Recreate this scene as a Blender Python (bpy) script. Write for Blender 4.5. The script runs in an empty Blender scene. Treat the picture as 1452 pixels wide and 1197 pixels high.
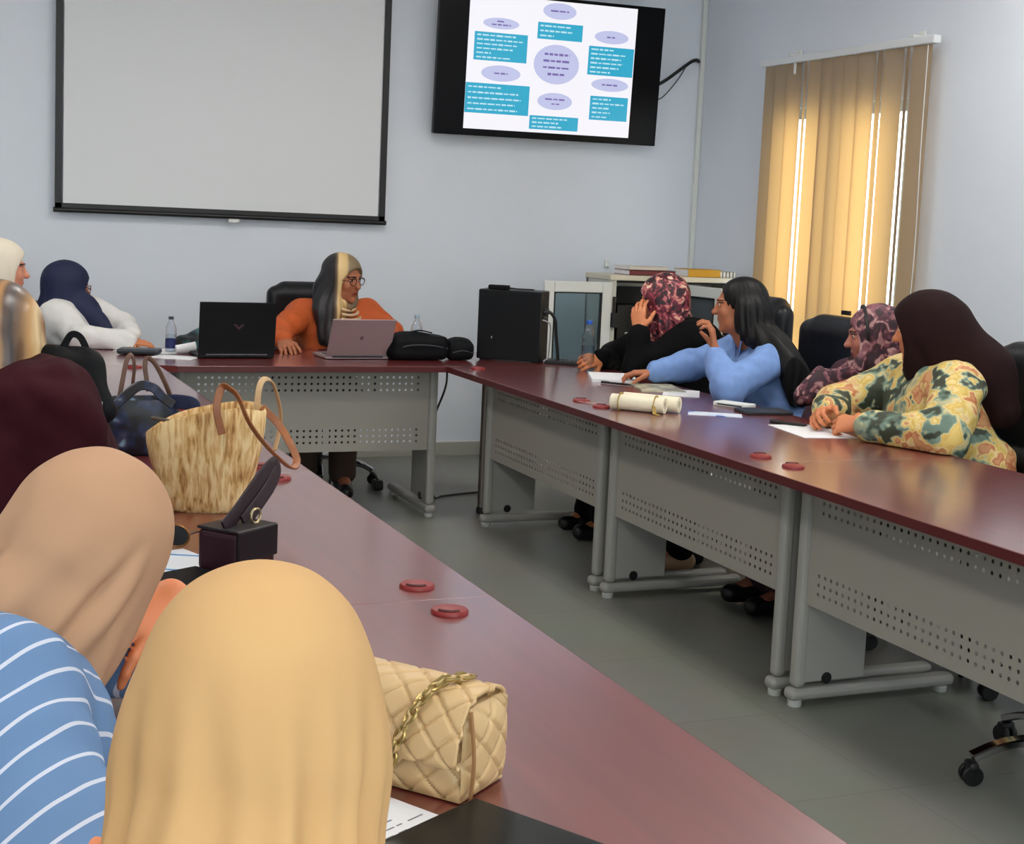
# A seminar room: a U of mahogany tables, women listening to a presentation.
LAMP, TVGLOW, WORLD, FRONTW, WINW, EXPO = 17., .72, 5., 120., 220., .4
STRAP_A = [(0.652, 3.19, 0.944), (0.639, 3.19, 1.001), (0.652, 3.2, 1.048), (0.67, 3.18, 1.043), (0.684, 3.17, 1.025), (0.699, 3.15, 0.984), (0.719, 3.15, 0.952), (0.756, 3.17, 0.91), (0.811, 3.2, 0.863), (0.838, 3.25, 0.87), (0.827, 3.27, 0.905), (0.806, 3.3, 0.947), (0.765, 3.3, 0.989)]
STRAP_B = [(0.755, 3.31, 0.937), (0.753, 3.3, 0.974), (0.757, 3.3, 1.03), (0.773, 3.32, 1.051), (0.804, 3.36, 1.036), (0.832, 3.4, 0.97), (0.837, 3.42, 0.919), (0.821, 3.4, 0.869)]
STRAP_P = [(0.553, 2.7, 0.841), (0.584, 2.74, 0.861), (0.617, 2.79, 0.883), (0.66, 2.86, 0.909), (0.697, 2.92, 0.923), (0.707, 2.93, 0.914), (0.684, 2.88, 0.891), (0.638, 2.8, 0.865), (0.598, 2.74, 0.841)]
import bpy, bmesh, math, random
import numpy as np
from mathutils import Vector, Matrix

random.seed(7)
SC = bpy.context.scene
COL = SC.collection
PI = math.pi

# ------------------------------------------------------------------ materials
MATS = {}
def lin(c):
    return tuple(((x/255)/12.92 if x/255 <= .04045 else ((x/255+.055)/1.055)**2.4) for x in c)

def mat(name, rgb, rough=.6, metal=0., noise=0., nscale=20., spec=.5, bump=0., bscale=120., sheen=0., coat=0., emit=None, estr=0.):
    if name in MATS: return MATS[name]
    m = bpy.data.materials.new(name); m.use_nodes = True
    nt = m.node_tree; b = nt.nodes['Principled BSDF']
    c = lin(rgb)
    b.inputs['Base Color'].default_value = (*c, 1)
    b.inputs['Roughness'].default_value = rough
    b.inputs['Metallic'].default_value = metal
    b.inputs['Specular IOR Level'].default_value = spec
    if sheen: b.inputs['Sheen Weight'].default_value = sheen
    if coat: b.inputs['Coat Weight'].default_value = coat
    if emit:
        b.inputs['Emission Color'].default_value = (*lin(emit), 1); b.inputs['Emission Strength'].default_value = estr
    tc = nt.nodes.new('ShaderNodeTexCoord')
    if noise:
        n = nt.nodes.new('ShaderNodeTexNoise'); n.inputs['Scale'].default_value = nscale; n.inputs['Detail'].default_value = 3
        nt.links.new(tc.outputs['Object'], n.inputs['Vector'])
        r = nt.nodes.new('ShaderNodeValToRGB')
        r.color_ramp.elements[0].position = .3; r.color_ramp.elements[1].position = .7
        r.color_ramp.elements[0].color = (*[x*(1-noise) for x in c], 1)
        r.color_ramp.elements[1].color = (*[min(1, x*(1+noise)) for x in c], 1)
        nt.links.new(n.outputs['Fac'], r.inputs['Fac']); nt.links.new(r.outputs['Color'], b.inputs['Base Color'])
    if bump:
        n2 = nt.nodes.new('ShaderNodeTexNoise'); n2.inputs['Scale'].default_value = bscale
        nt.links.new(tc.outputs['Object'], n2.inputs['Vector'])
        bp = nt.nodes.new('ShaderNodeBump'); bp.inputs['Strength'].default_value = bump; bp.inputs['Distance'].default_value = .002
        nt.links.new(n2.outputs['Fac'], bp.inputs['Height']); nt.links.new(bp.outputs['Normal'], b.inputs['Normal'])
    MATS[name] = m
    return m

def nodes_of(name):
    m = bpy.data.materials.new(name); m.use_nodes = True
    nt = m.node_tree
    MATS[name] = m
    return m, nt, nt.nodes['Principled BSDF']

def ramp_mat(name, stops, kind='wave', scale=8., distort=2., rough=.6, direction='X', vec_scale=(1, 1, 1), rot=(0, 0, 0), constant=False, detail=2., sheen=0.):
    """a woven or printed cloth: wave / noise / voronoi through a colour ramp in object space"""
    if name in MATS: return MATS[name]
    m, nt, b = nodes_of(name)
    b.inputs['Roughness'].default_value = rough
    if sheen: b.inputs['Sheen Weight'].default_value = sheen
    tc = nt.nodes.new('ShaderNodeTexCoord'); mp = nt.nodes.new('ShaderNodeMapping')
    mp.inputs['Scale'].default_value = vec_scale; mp.inputs['Rotation'].default_value = rot
    nt.links.new(tc.outputs['Object'], mp.inputs['Vector'])
    if kind == 'wave':
        t = nt.nodes.new('ShaderNodeTexWave'); t.bands_direction = direction
        t.inputs['Scale'].default_value = scale; t.inputs['Distortion'].default_value = distort; t.inputs['Detail'].default_value = detail
        t.inputs['Detail Scale'].default_value = 1.
    elif kind == 'noise':
        t = nt.nodes.new('ShaderNodeTexNoise'); t.inputs['Scale'].default_value = scale; t.inputs['Detail'].default_value = detail
        t.inputs['Distortion'].default_value = distort
    else:
        t = nt.nodes.new('ShaderNodeTexVoronoi'); t.inputs['Scale'].default_value = scale
    nt.links.new(mp.outputs['Vector'], t.inputs['Vector'])
    r = nt.nodes.new('ShaderNodeValToRGB'); cr = r.color_ramp
    if constant: cr.interpolation = 'CONSTANT'
    while len(cr.elements) < len(stops): cr.elements.new(.5)
    for e, (p, c) in zip(cr.elements, stops):
        e.position = p; e.color = (*lin(c), 1)
    out = t.outputs['Fac'] if kind in ('wave', 'noise') else t.outputs['Distance']
    nt.links.new(out, r.inputs['Fac']); nt.links.new(r.outputs['Color'], b.inputs['Base Color'])
    return m

# ------------------------------------------------------------------ tagging and linking
def tag(o, label=None, cat=None, group=None, kind=None):
    if label: o['label'] = label
    if cat: o['category'] = cat
    if group: o['group'] = group
    if kind: o['kind'] = kind
    return o

def thing(name, label, cat, loc=(0, 0, 0), rz=0., group=None):
    o = bpy.data.objects.new(name, None); COL.objects.link(o)
    o.empty_display_size = .1
    o.location = loc; o.rotation_euler = (0, 0, rz)
    return tag(o, label, cat, group)

def link(name, me, m=None, parent=None, label=None):
    o = bpy.data.objects.new(name, me); COL.objects.link(o)
    if m is not None:
        for x in (m if isinstance(m, (list, tuple)) else [m]): me.materials.append(x)
    if parent is not None:
        o.parent = parent
    if label: o['label'] = label
    return o

def copy_tree(o, parent=None):
    c = o.copy(); COL.objects.link(c)
    if parent is not None: c.parent = parent
    for ch in list(o.children): copy_tree(ch, c)
    return c

# ------------------------------------------------------------------ bmesh shapes
class MB:
    def __init__(s): s.bm = bmesh.new()
    def _m(s, vs, M):
        if M is not None: bmesh.ops.transform(s.bm, matrix=M, verts=vs)
        return s
    def box(s, c, size, bevel=0., M=None, seg=2, rot=None):
        r = bmesh.ops.create_cube(s.bm, size=1.); vs = r['verts']
        bmesh.ops.scale(s.bm, vec=size, verts=vs)
        if bevel:
            es = list({e for v in vs for e in v.link_edges})
            rb = bmesh.ops.bevel(s.bm, geom=es, offset=bevel, segments=seg, affect='EDGES', profile=.5)
            vs = list({v for f in rb['faces'] for v in f.verts} | {v for v in vs if v.is_valid})
        if rot is not None: bmesh.ops.rotate(s.bm, matrix=Matrix.Rotation(rot[0], 3, rot[1]) if not isinstance(rot, Matrix) else rot, verts=vs)
        bmesh.ops.translate(s.bm, vec=c, verts=vs)
        return s._m(vs, M)
    def lathe(s, prof, c=(0, 0, 0), n=24, M=None, cap=True):
        rings = []
        for (r, z) in prof:
            rings.append([s.bm.verts.new((c[0]+r*math.cos(2*PI*i/n), c[1]+r*math.sin(2*PI*i/n), c[2]+z)) for i in range(n)])
        for a, b in zip(rings, rings[1:]):
            for i in range(n): s.bm.faces.new((a[i], a[(i+1) % n], b[(i+1) % n], b[i]))
        if cap:
            s.bm.faces.new(rings[0][::-1]); s.bm.faces.new(rings[-1])
        return s._m([v for r in rings for v in r], M)
    def tube(s, pts, r, n=8, closed=False, flat=None, up=(0, 0, 1)):
        """r radius (or list); flat=(w,t) gives a strap of rectangular section"""
        P = [Vector(p) for p in pts]; k = len(P); rings = []
        prevx = None
        for i, p in enumerate(P):
            if closed: t = (P[(i+1) % k]-P[i-1])
            else: t = P[min(i+1, k-1)]-P[max(i-1, 0)]
            t.normalize()
            if prevx is None:
                u = Vector(up)
                x = u.cross(t)
                if x.length < 1e-4: x = Vector((1, 0, 0)).cross(t)
            else: x = prevx - t*prevx.dot(t)
            x.normalize(); y = t.cross(x); prevx = x
            if flat:
                w, h = flat
                ring = [s.bm.verts.new(p+x*a*w/2+y*b*h/2) for a, b in ((-1, -.6), (-.8, -1), (.8, -1), (1, -.6), (1, .6), (.8, 1), (-.8, 1), (-1, .6))]
            else:
                rr = r[i] if isinstance(r, (list, tuple)) else r
                ring = [s.bm.verts.new(p+(x*math.cos(2*PI*j/n)+y*math.sin(2*PI*j/n))*rr) for j in range(n)]
            rings.append(ring)
        m = len(rings[0])
        for i in range(k if closed else k-1):
            a, b = rings[i], rings[(i+1) % k]
            for j in range(m): s.bm.faces.new((a[j], a[(j+1) % m], b[(j+1) % m], b[j]))
        if not closed:
            s.bm.faces.new(rings[0][::-1]); s.bm.faces.new(rings[-1])
        return s
    def prism(s, outline, z0, z1, M=None, bevel=0.):
        a = [s.bm.verts.new((x, y, z0)) for x, y in outline]; b = [s.bm.verts.new((x, y, z1)) for x, y in outline]
        n = len(a); fs = [s.bm.faces.new(a[::-1]), s.bm.faces.new(b)]
        for i in range(n): s.bm.faces.new((a[i], a[(i+1) % n], b[(i+1) % n], b[i]))
        if bevel:
            es = [e for v in b for e in v.link_edges if e.other_vert(v) in b] + [e for v in a for e in v.link_edges if e.other_vert(v) in a]
            bmesh.ops.bevel(s.bm, geom=list(set(es)), offset=bevel, segments=2, affect='EDGES', profile=.5)
            return s
        return s._m(a+b, M)
    def grid(s, pts):
        """pts[i][j] -> a sheet"""
        V = [[s.bm.verts.new(p) for p in row] for row in pts]
        for i in range(len(V)-1):
            for j in range(len(V[0])-1): s.bm.faces.new((V[i][j], V[i+1][j], V[i+1][j+1], V[i][j+1]))
        return s
    def xf(s, M):
        bmesh.ops.transform(s.bm, matrix=M, verts=s.bm.verts); return s
    def build(s, name, m, parent=None, smooth=True, label=None, loc=None):
        bmesh.ops.recalc_face_normals(s.bm, faces=s.bm.faces)
        me = bpy.data.meshes.new(name); s.bm.to_mesh(me); s.bm.free()
        if smooth:
            me.shade_smooth()
            try: me.set_sharp_from_angle(angle=math.radians(38))
            except Exception: pass
            ar = [p.area for p in me.polygons]
            if ar:
                md = sorted(ar)[len(ar)//2]
                for p in me.polygons:      # large flat faces and caps stay flat beside their rounded edges
                    if len(p.vertices) > 4 or p.area > 6*md: p.use_smooth = False
        o = link(name, me, m, parent, label)
        if loc is not None: o.location = loc
        return o

def spline(pts, n=8, closed=False):
    """Catmull-Rom through pts"""
    P = [np.array(p, float) for p in pts]; out = []
    k = len(P)
    segs = k if closed else k-1
    for i in range(segs):
        p1, p2 = P[i], P[(i+1) % k]
        p0 = P[i-1] if (closed or i > 0) else 2*p1-p2
        p3 = P[(i+2) % k] if (closed or i+2 < k) else 2*p2-p1
        for j in range(n):
            t = j/n
            out.append(tuple(.5*((2*p1)+(-p0+p2)*t+(2*p0-5*p1+4*p2-p3)*t*t+(-p0+3*p1-3*p2+p3)*t**3)))
    if not closed: out.append(tuple(P[-1]))
    return out

# ------------------------------------------------------------------ signed-distance modelling (bodies, cloth, soft bags)
_rng = np.random.default_rng(3)
_LAT = _rng.random((32, 32, 32)).astype(np.float32)
def vnoise(p, scale):
    q = p*scale; i = np.floor(q).astype(int); f = q-i; f = f*f*(3-2*f)
    r = 0
    for dx in (0, 1):
        for dy in (0, 1):
            for dz in (0, 1):
                w = (f[:, 0] if dx else 1-f[:, 0])*(f[:, 1] if dy else 1-f[:, 1])*(f[:, 2] if dz else 1-f[:, 2])
                r = r+w*_LAT[(i[:, 0]+dx) % 32, (i[:, 1]+dy) % 32, (i[:, 2]+dz) % 32]
    return r*2-1

class Vol:
    def __init__(s, lo, hi, res):
        s.lo = np.array(lo, np.float32); s.res = res
        s.n = np.ceil((np.array(hi)-np.array(lo))/res).astype(int)+1
        s.d = np.full(tuple(s.n), 1., np.float32)
        s.ax = [s.lo[i]+res*np.arange(s.n[i], dtype=np.float32) for i in range(3)]
    def _sub(s, lo, hi):
        a = np.clip(np.floor((np.array(lo)-s.lo)/s.res).astype(int), 0, s.n); b = np.clip(np.ceil((np.array(hi)-s.lo)/s.res).astype(int)+1, 0, s.n)
        sl = tuple(slice(a[i], b[i]) for i in range(3))
        return sl, (s.ax[0][sl[0]][:, None, None], s.ax[1][sl[1]][None, :, None], s.ax[2][sl[2]][None, None, :])
    def _put(s, sl, f, k, op):
        d = s.d[sl]
        if d.size == 0: return s
        if op == 'add':
            if k > 0:
                h = np.maximum(k-np.abs(d-f), 0)/k
                s.d[sl] = np.minimum(d, f)-h*h*k*.25
            else: s.d[sl] = np.minimum(d, f)
        elif op == 'cut':
            g = -f
            if k > 0:
                h = np.maximum(k-np.abs(d-g), 0)/k
                s.d[sl] = np.maximum(d, g)+h*h*k*.25
            else: s.d[sl] = np.maximum(d, g)
        return s
    def cone(s, a, b, ra, rb, k=.02, op='add'):
        a = np.array(a, np.float32); b = np.array(b, np.float32); R = max(ra, rb)+k+3*s.res
        sl, (X, Y, Z) = s._sub(np.minimum(a, b)-R, np.maximum(a, b)+R)
        ab = b-a; L2 = float(ab@ab)+1e-9
        px, py, pz = X-a[0], Y-a[1], Z-a[2]
        t = np.clip((px*ab[0]+py*ab[1]+pz*ab[2])/L2, 0, 1)
        f = np.sqrt((px-t*ab[0])**2+(py-t*ab[1])**2+(pz-t*ab[2])**2)-(ra+(rb-ra)*t)
        return s._put(sl, f, k, op)
    def ell(s, c, r, R=None, k=.02, op='add'):
        c = np.array(c, np.float32); r = np.array(r, np.float32); e = float(r.max())+k+3*s.res
        sl, (X, Y, Z) = s._sub(c-e, c+e)
        px, py, pz = X-c[0], Y-c[1], Z-c[2]
        if R is not None:
            R = np.array(R, np.float32)
            px, py, pz = (R[0, 0]*px+R[1, 0]*py+R[2, 0]*pz), (R[0, 1]*px+R[1, 1]*py+R[2, 1]*pz), (R[0, 2]*px+R[1, 2]*py+R[2, 2]*pz)
        k0 = np.sqrt((px/r[0])**2+(py/r[1])**2+(pz/r[2])**2)
        k1 = np.sqrt((px/r[0]**2)**2+(py/r[1]**2)**2+(pz/r[2]**2)**2)+1e-6
        f = k0*(k0-1)/k1
        f = np.where(k0 < .3, -float(r.min())*.7, f)
        return s._put(sl, f.astype(np.float32), k, op)
    def rbox(s, c, h, rad, R=None, k=0., op='add'):
        c = np.array(c, np.float32); h = np.array(h, np.float32); e = float(np.linalg.norm(h))+k+3*s.res
        sl, (X, Y, Z) = s._sub(c-e, c+e)
        px, py, pz = X-c[0], Y-c[1], Z-c[2]
        if R is not None:
            R = np.array(R, np.float32)
            px, py, pz = (R[0, 0]*px+R[1, 0]*py+R[2, 0]*pz), (R[0, 1]*px+R[1, 1]*py+R[2, 1]*pz), (R[0, 2]*px+R[1, 2]*py+R[2, 2]*pz)
        qx, qy, qz = np.abs(px)-(h[0]-rad), np.abs(py)-(h[1]-rad), np.abs(pz)-(h[2]-rad)
        f = np.sqrt(np.maximum(qx, 0)**2+np.maximum(qy, 0)**2+np.maximum(qz, 0)**2)+np.minimum(np.maximum(qx, np.maximum(qy, qz)), 0)-rad
        return s._put(sl, f.astype(np.float32), k, op)
    def half(s, p, n, k=0.):
        """keep the side that n points away from"""
        n = np.array(n, np.float32); n /= np.linalg.norm(n)
        f = (s.ax[0][:, None, None]-p[0])*n[0]+(s.ax[1][None, :, None]-p[1])*n[1]+(s.ax[2][None, None, :]-p[2])*n[2]
        d = s.d
        if k > 0:
            h = np.maximum(k-np.abs(d-f), 0)/k; s.d = np.maximum(d, f)+h*h*k*.25
        else: s.d = np.maximum(d, f)
        return s
    def mesh(s, smooth=1):
        d = s.d
        d[0] = d[-1] = 1; d[:, 0] = d[:, -1] = 1; d[:, :, 0] = d[:, :, -1] = 1
        ins = d < 0
        c = ins.astype(np.uint8)
        sm = c[:-1]+c[1:]; sm = sm[:, :-1]+sm[:, 1:]; sm = sm[:, :, :-1]+sm[:, :, 1:]
        I, J, K = np.nonzero((sm > 0) & (sm < 8))
        idx = np.full(sm.shape, -1, np.int32); idx[I, J, K] = np.arange(len(I))
        cor = {}
        for dx in (0, 1):
            for dy in (0, 1):
                for dz in (0, 1): cor[dx, dy, dz] = d[I+dx, J+dy, K+dz]
        acc = np.zeros((len(I), 3), np.float32); cnt = np.zeros(len(I), np.float32)
        for ax in range(3):
            o = [i for i in range(3) if i != ax]
            for u in (0, 1):
                for v in (0, 1):
                    A = [0, 0, 0]; A[o[0]] = u; A[o[1]] = v; B = list(A); B[ax] = 1
                    da, db = cor[tuple(A)], cor[tuple(B)]
                    x = (da < 0) != (db < 0)
                    t = np.where(x, da/np.where(x, da-db, 1), 0)
                    pt = np.tile(np.array(A, np.float32), (len(I), 1)); pt[:, ax] = t
                    acc += np.where(x[:, None], pt, 0); cnt += x
        V = (np.stack([I, J, K], 1)+acc/cnt[:, None])*s.res+s.lo
        Q = []
        for ax in range(3):
            sa = [slice(1, -1)]*3; sb = [slice(1, -1)]*3
            sa[ax] = slice(0, -1); sb[ax] = slice(1, None)
            a = ins[tuple(sa)]; b = ins[tuple(sb)]
            i, j, k = np.nonzero(a != b)
            P = np.stack([i, j, k], 1)
            for q in range(3):
                if q != ax: P[:, q] += 1
            fl = ins[P[:, 0], P[:, 1], P[:, 2]]
            o = [(ax+1) % 3, (ax+2) % 3]
            def cell(u, v):
                C = P.copy(); C[:, o[0]] -= u; C[:, o[1]] -= v
                return idx[C[:, 0], C[:, 1], C[:, 2]]
            q = np.stack([cell(1, 1), cell(0, 1), cell(0, 0), cell(1, 0)], 1)
            q[~fl] = q[~fl][:, ::-1]
            Q.append(q)
        Q = np.concatenate(Q); Q = Q[(Q >= 0).all(1)]
        V = relax(V.astype(np.float64), Q, smooth)
        vol = np.einsum('ij,ij->i', V[Q[:, 0]], np.cross(V[Q[:, 1]], V[Q[:, 2]])).sum()
        if vol < 0: Q = Q[:, ::-1].copy()
        return V, Q

def relax(V, Q, it):
    for _ in range(it):
        S = np.zeros_like(V, dtype=np.float64); n = np.zeros(len(V))
        for a, b in ((0, 1), (1, 2), (2, 3), (3, 0)):
            for p, q in ((a, b), (b, a)):
                for ax in range(3): S[:, ax] += np.bincount(Q[:, p], V[Q[:, q], ax], len(V))
                n += np.bincount(Q[:, p], minlength=len(V))
        V = .5*V+.5*S/np.maximum(n, 1)[:, None]
    return V

def normals(V, Q):
    e = np.cross(V[Q[:, 2]]-V[Q[:, 0]], V[Q[:, 3]]-V[Q[:, 1]])
    N = np.zeros_like(V)
    for a in range(4):
        for ax in range(3): N[:, ax] += np.bincount(Q[:, a], e[:, ax], len(V))
    return N/(np.linalg.norm(N, axis=1)[:, None]+1e-12)

def nmesh(name, V, Q, m, parent=None, matidx=None, origin=(0, 0, 0), label=None):
    """quad mesh from arrays; V in world, origin = parent's world place (parents here are unrotated)"""
    V = V-np.array(origin)
    me = bpy.data.meshes.new(name)
    me.vertices.add(len(V)); me.vertices.foreach_set('co', V.astype(np.float32).ravel())
    me.loops.add(len(Q)*4); me.loops.foreach_set('vertex_index', Q.astype(np.int32).ravel())
    me.polygons.add(len(Q)); me.polygons.foreach_set('loop_start', np.arange(0, len(Q)*4, 4, dtype=np.int32))
    if matidx is not None: me.polygons.foreach_set('material_index', matidx.astype(np.int32))
    me.update(calc_edges=True); me.validate()
    me.shade_smooth()
    return link(name, me, m, parent, label)
# ------------------------------------------------------------------ camera
CAMH = 1.45
yaw, pit, rol = 0.396356920, 0.116560224, 0.0442799093
fw = Vector((math.sin(yaw)*math.cos(pit), math.cos(yaw)*math.cos(pit), -math.sin(pit)))
rt = Vector((math.cos(yaw), -math.sin(yaw), 0)); up = rt.cross(fw)
rt, up = rt*math.cos(rol)+up*math.sin(rol), -rt*math.sin(rol)+up*math.cos(rol)
cd = bpy.data.cameras.new('camera'); cam = bpy.data.objects.new('camera', cd); COL.objects.link(cam)
cd.sensor_width = 36.; cd.sensor_fit = 'HORIZONTAL'; cd.lens = 2065/1452*36
cd.shift_y = -(598.5-550)/1452
cd.clip_start = .05
Mc = Matrix((rt, up, -fw)).transposed().to_4x4(); Mc.translation = (0, 0, CAMH)
cam.matrix_world = Mc
SC.camera = cam

# ------------------------------------------------------------------ the room
M_wall = mat('wall_paint', (226, 232, 242), .75, noise=.015, nscale=3, bump=.05)
M_white = mat('white_plastic', (226, 228, 226), .4)
M_black = mat('black_plastic', (13, 13, 15), .45)
M_ceil = mat('ceiling_paint', (235, 235, 232), .85)

def floor_material():
    m, nt, b = nodes_of('floor_tile')
    tc = nt.nodes.new('ShaderNodeTexCoord')
    br = nt.nodes.new('ShaderNodeTexBrick'); br.offset = 0; br.inputs['Scale'].default_value = 1.
    br.inputs['Brick Width'].default_value = .6; br.inputs['Row Height'].default_value = .6; br.inputs['Mortar Size'].default_value = .0022
    br.inputs['Color1'].default_value = (*lin((128, 129, 121)), 1); br.inputs['Color2'].default_value = (*lin((125, 126, 118)), 1); br.inputs['Mortar'].default_value = (*lin((112, 112, 104)), 1)
    n = nt.nodes.new('ShaderNodeTexNoise'); n.inputs['Scale'].default_value = 2.5; n.inputs['Detail'].default_value = 5
    mx = nt.nodes.new('ShaderNodeMixRGB'); mx.blend_type = 'OVERLAY'; mx.inputs['Fac'].default_value = .12
    nt.links.new(tc.outputs['Object'], br.inputs['Vector']); nt.links.new(tc.outputs['Object'], n.inputs['Vector'])
    nt.links.new(br.outputs['Color'], mx.inputs['Color1']); nt.links.new(n.outputs['Color'], mx.inputs['Color2'])
    nt.links.new(mx.outputs['Color'], b.inputs['Base Color'])
    b.inputs['Roughness'].default_value = .38
    return m
M_floor = floor_material()
RX, BY, LX, FY, CZ = 4.637, 8.2, -2.6, -2.6, 3.15
T = .12
def struct(name, mb, m): return tag(mb.build(name, m, smooth=False), kind='structure')
struct('floor', MB().box(((RX+LX)/2, (BY+FY)/2, -.05), (RX-LX+2*T, BY-FY+2*T, .1)), M_floor)
struct('ceiling', MB().box(((RX+LX)/2, (BY+FY)/2, CZ+.05), (RX-LX+2*T, BY-FY+2*T, .1)), M_ceil)
struct('wall_back', MB().box(((RX+LX)/2, BY+T/2, CZ/2), (RX-LX+2*T, T, CZ)), M_wall)
struct('wall_left', MB().box((LX-T/2, (BY+FY)/2, CZ/2), (T, BY-FY, CZ)), M_wall)
WY0, WY1, WZ = 6.09, 7.22, 2.13            # the glazed opening in the right wall
w = MB()
w.box((RX+T/2, (FY+WY0)/2, CZ/2), (T, WY0-FY, CZ)); w.box((RX+T/2, (WY1+BY)/2, CZ/2), (T, BY-WY1, CZ)); w.box((RX+T/2, (WY0+WY1)/2, (CZ+WZ)/2), (T, WY1-WY0, CZ-WZ))
struct('wall_right', w, M_wall)
# the wall behind the photographer, with the wide window that lights the room
fx0, fx1, fz0, fz1 = -1.8, 3.4, 1.0, 2.6
w = MB()
w.box(((LX+fx0)/2, FY-T/2, CZ/2), (fx0-LX, T, CZ)); w.box(((fx1+RX)/2, FY-T/2, CZ/2), (RX-fx1, T, CZ))
w.box(((fx0+fx1)/2, FY-T/2, fz0/2), (fx1-fx0, T, fz0)); w.box(((fx0+fx1)/2, FY-T/2, (fz1+CZ)/2), (fx1-fx0, T, CZ-fz1))
struct('wall_front', w, M_wall)
# skirting
M_skirt = mat('skirting_tile', (176, 176, 166), .35)
M_skcap = mat('skirting_cap', (232, 234, 232), .4)
b = MB(); b.box(((RX+LX)/2, BY-.006, .04), (RX-LX-.05, .012, .08)); o = struct('baseboard_back', b, M_skirt)
c = MB().box(((RX+LX)/2, BY-.007, .084), (RX-LX-.05, .014, .008)).build('cap', M_skcap, o, smooth=False)
b = MB(); b.box((RX-.006, (FY+WY0)/2-.04, .04), (.012, WY0-FY-.1, .08)); b.box((RX-.006, (WY1+BY)/2+.01, .04), (.012, BY-WY1-.06, .08)); struct('baseboard_right', b, M_skirt)
# white cable trunking up the corner
b = MB().box((RX-.016, BY-.016, CZ/2+.03), (.03, .03, CZ-.06), bevel=.004); struct('trim_1', b, mat('trunking', (222, 226, 222), .45))

# glazed door / window behind the blind
def glass_mat():
    m, nt, b = nodes_of('window_glass')
    nt.nodes.remove(b); out = nt.nodes['Material Output']
    t = nt.nodes.new('ShaderNodeBsdfTransparent'); g = nt.nodes.new('ShaderNodeBsdfGlossy'); g.inputs['Roughness'].default_value = .02
    mx = nt.nodes.new('ShaderNodeMixShader'); mx.inputs[0].default_value = .06
    t.inputs['Color'].default_value = (.93, .96, .95, 1)
    nt.links.new(t.outputs[0], mx.inputs[1]); nt.links.new(g.outputs[0], mx.inputs[2]); nt.links.new(mx.outputs[0], out.inputs['Surface'])
    return m
M_glass = glass_mat()
M_alu = mat('white_aluminium', (214, 216, 212), .35, metal=.0)
win = bpy.data.objects.new('window_1', None); COL.objects.link(win); win.location = (RX+.06, (WY0+WY1)/2, 0); tag(win, kind='structure')
hy = (WY1-WY0)/2
f = MB()
for y in (-hy+.03, hy-.03): f.box((0, y, WZ/2), (.06, .06, WZ))
f.box((0, 0, WZ-.03), (.06, 2*hy-.12, .06)); f.box((0, 0, .03), (.06, 2*hy-.12, .06))
for y in (-.05, .05): f.box((.0, y, WZ/2), (.05, .08, WZ-.12))
f.box((0, hy/2, .95), (.04, hy-.14, .06)); f.box((0, -hy/2, .95), (.04, hy-.14, .06))
f.build('window_frame', M_alu, win, smooth=False)
for sgn in (-1, 1): MB().box((.005, sgn*hy/2, WZ/2), (.006, hy-.15, WZ-.12)).build('pane', M_glass, win, smooth=False)
MB().box((-.06, -.055, .945), (.05, .02, .09), bevel=.005).box((-.085, -.02, .945), (.018, .1, .022), bevel=.006).build('handle', M_black, win, label='black lever handle of the glazed door')
# the same plain glazing in the wall behind the photographer
win2 = bpy.data.objects.new('window_2', None); COL.objects.link(win2); win2.location = ((fx0+fx1)/2, FY-.06, 0); tag(win2, kind='structure')
f = MB(); W2 = fx1-fx0
for x in (-W2/2+.03, -W2/6, W2/6, W2/2-.03): f.box((x, 0, (fz0+fz1)/2), (.06, .06, fz1-fz0))
for z in (fz0+.03, fz1-.03): f.box((0, 0, z), (W2, .06, .06))
f.build('window_frame', M_alu, win2, smooth=False)
for i in (-1, 0, 1): MB().box((i*W2/3, 0, (fz0+fz1)/2), (W2/3-.06, .006, fz1-fz0-.1)).build('pane', M_glass, win2, smooth=False)

# vertical blind
def blind_mat():
    m, nt, b = nodes_of('blind_cloth')
    out = nt.nodes['Material Output']
    b.inputs['Base Color'].default_value = (*lin((144, 140, 130)), 1); b.inputs['Roughness'].default_value = .8
    t = nt.nodes.new('ShaderNodeBsdfTranslucent'); t.inputs['Color'].default_value = (*lin((255, 194, 112)), 1)
    mx = nt.nodes.new('ShaderNodeMixShader'); mx.inputs[0].default_value = .27
    tc = nt.nodes.new('ShaderNodeTexCoord'); wv = nt.nodes.new('ShaderNodeTexNoise'); wv.inputs['Scale'].default_value = 260
    bp = nt.nodes.new('ShaderNodeBump'); bp.inputs['Strength'].default_value = .15; bp.inputs['Distance'].default_value = .001
    nt.links.new(tc.outputs['Object'], wv.inputs['Vector']); nt.links.new(wv.outputs['Fac'], bp.inputs['Height']); nt.links.new(bp.outputs['Normal'], b.inputs['Normal'])
    nt.links.new(b.outputs[0], mx.inputs[1]); nt.links.new(t.outputs[0], mx.inputs[2]); nt.links.new(mx.outputs[0], out.inputs['Surface'])
    return m
M_blind = blind_mat()
BX = RX-.085
bl = thing('vertical_blind', 'beige vertical slat blind hanging under a white rail over the sunlit glazed door', 'blind', (BX, 6.58, 2.37))
MB().box((0, 0, .015), (.045, 1.55, .04), bevel=.006).build('headrail', mat('rail_white', (225, 228, 230), .4), bl)
for y in (-.58, .5):
    MB().box((.035, y, .045), (.085, .03, .012), bevel=.003).box((.06, y, .06), (.012, .05, .03), bevel=.003).build('bracket', M_white, bl)
NS = 13
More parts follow.
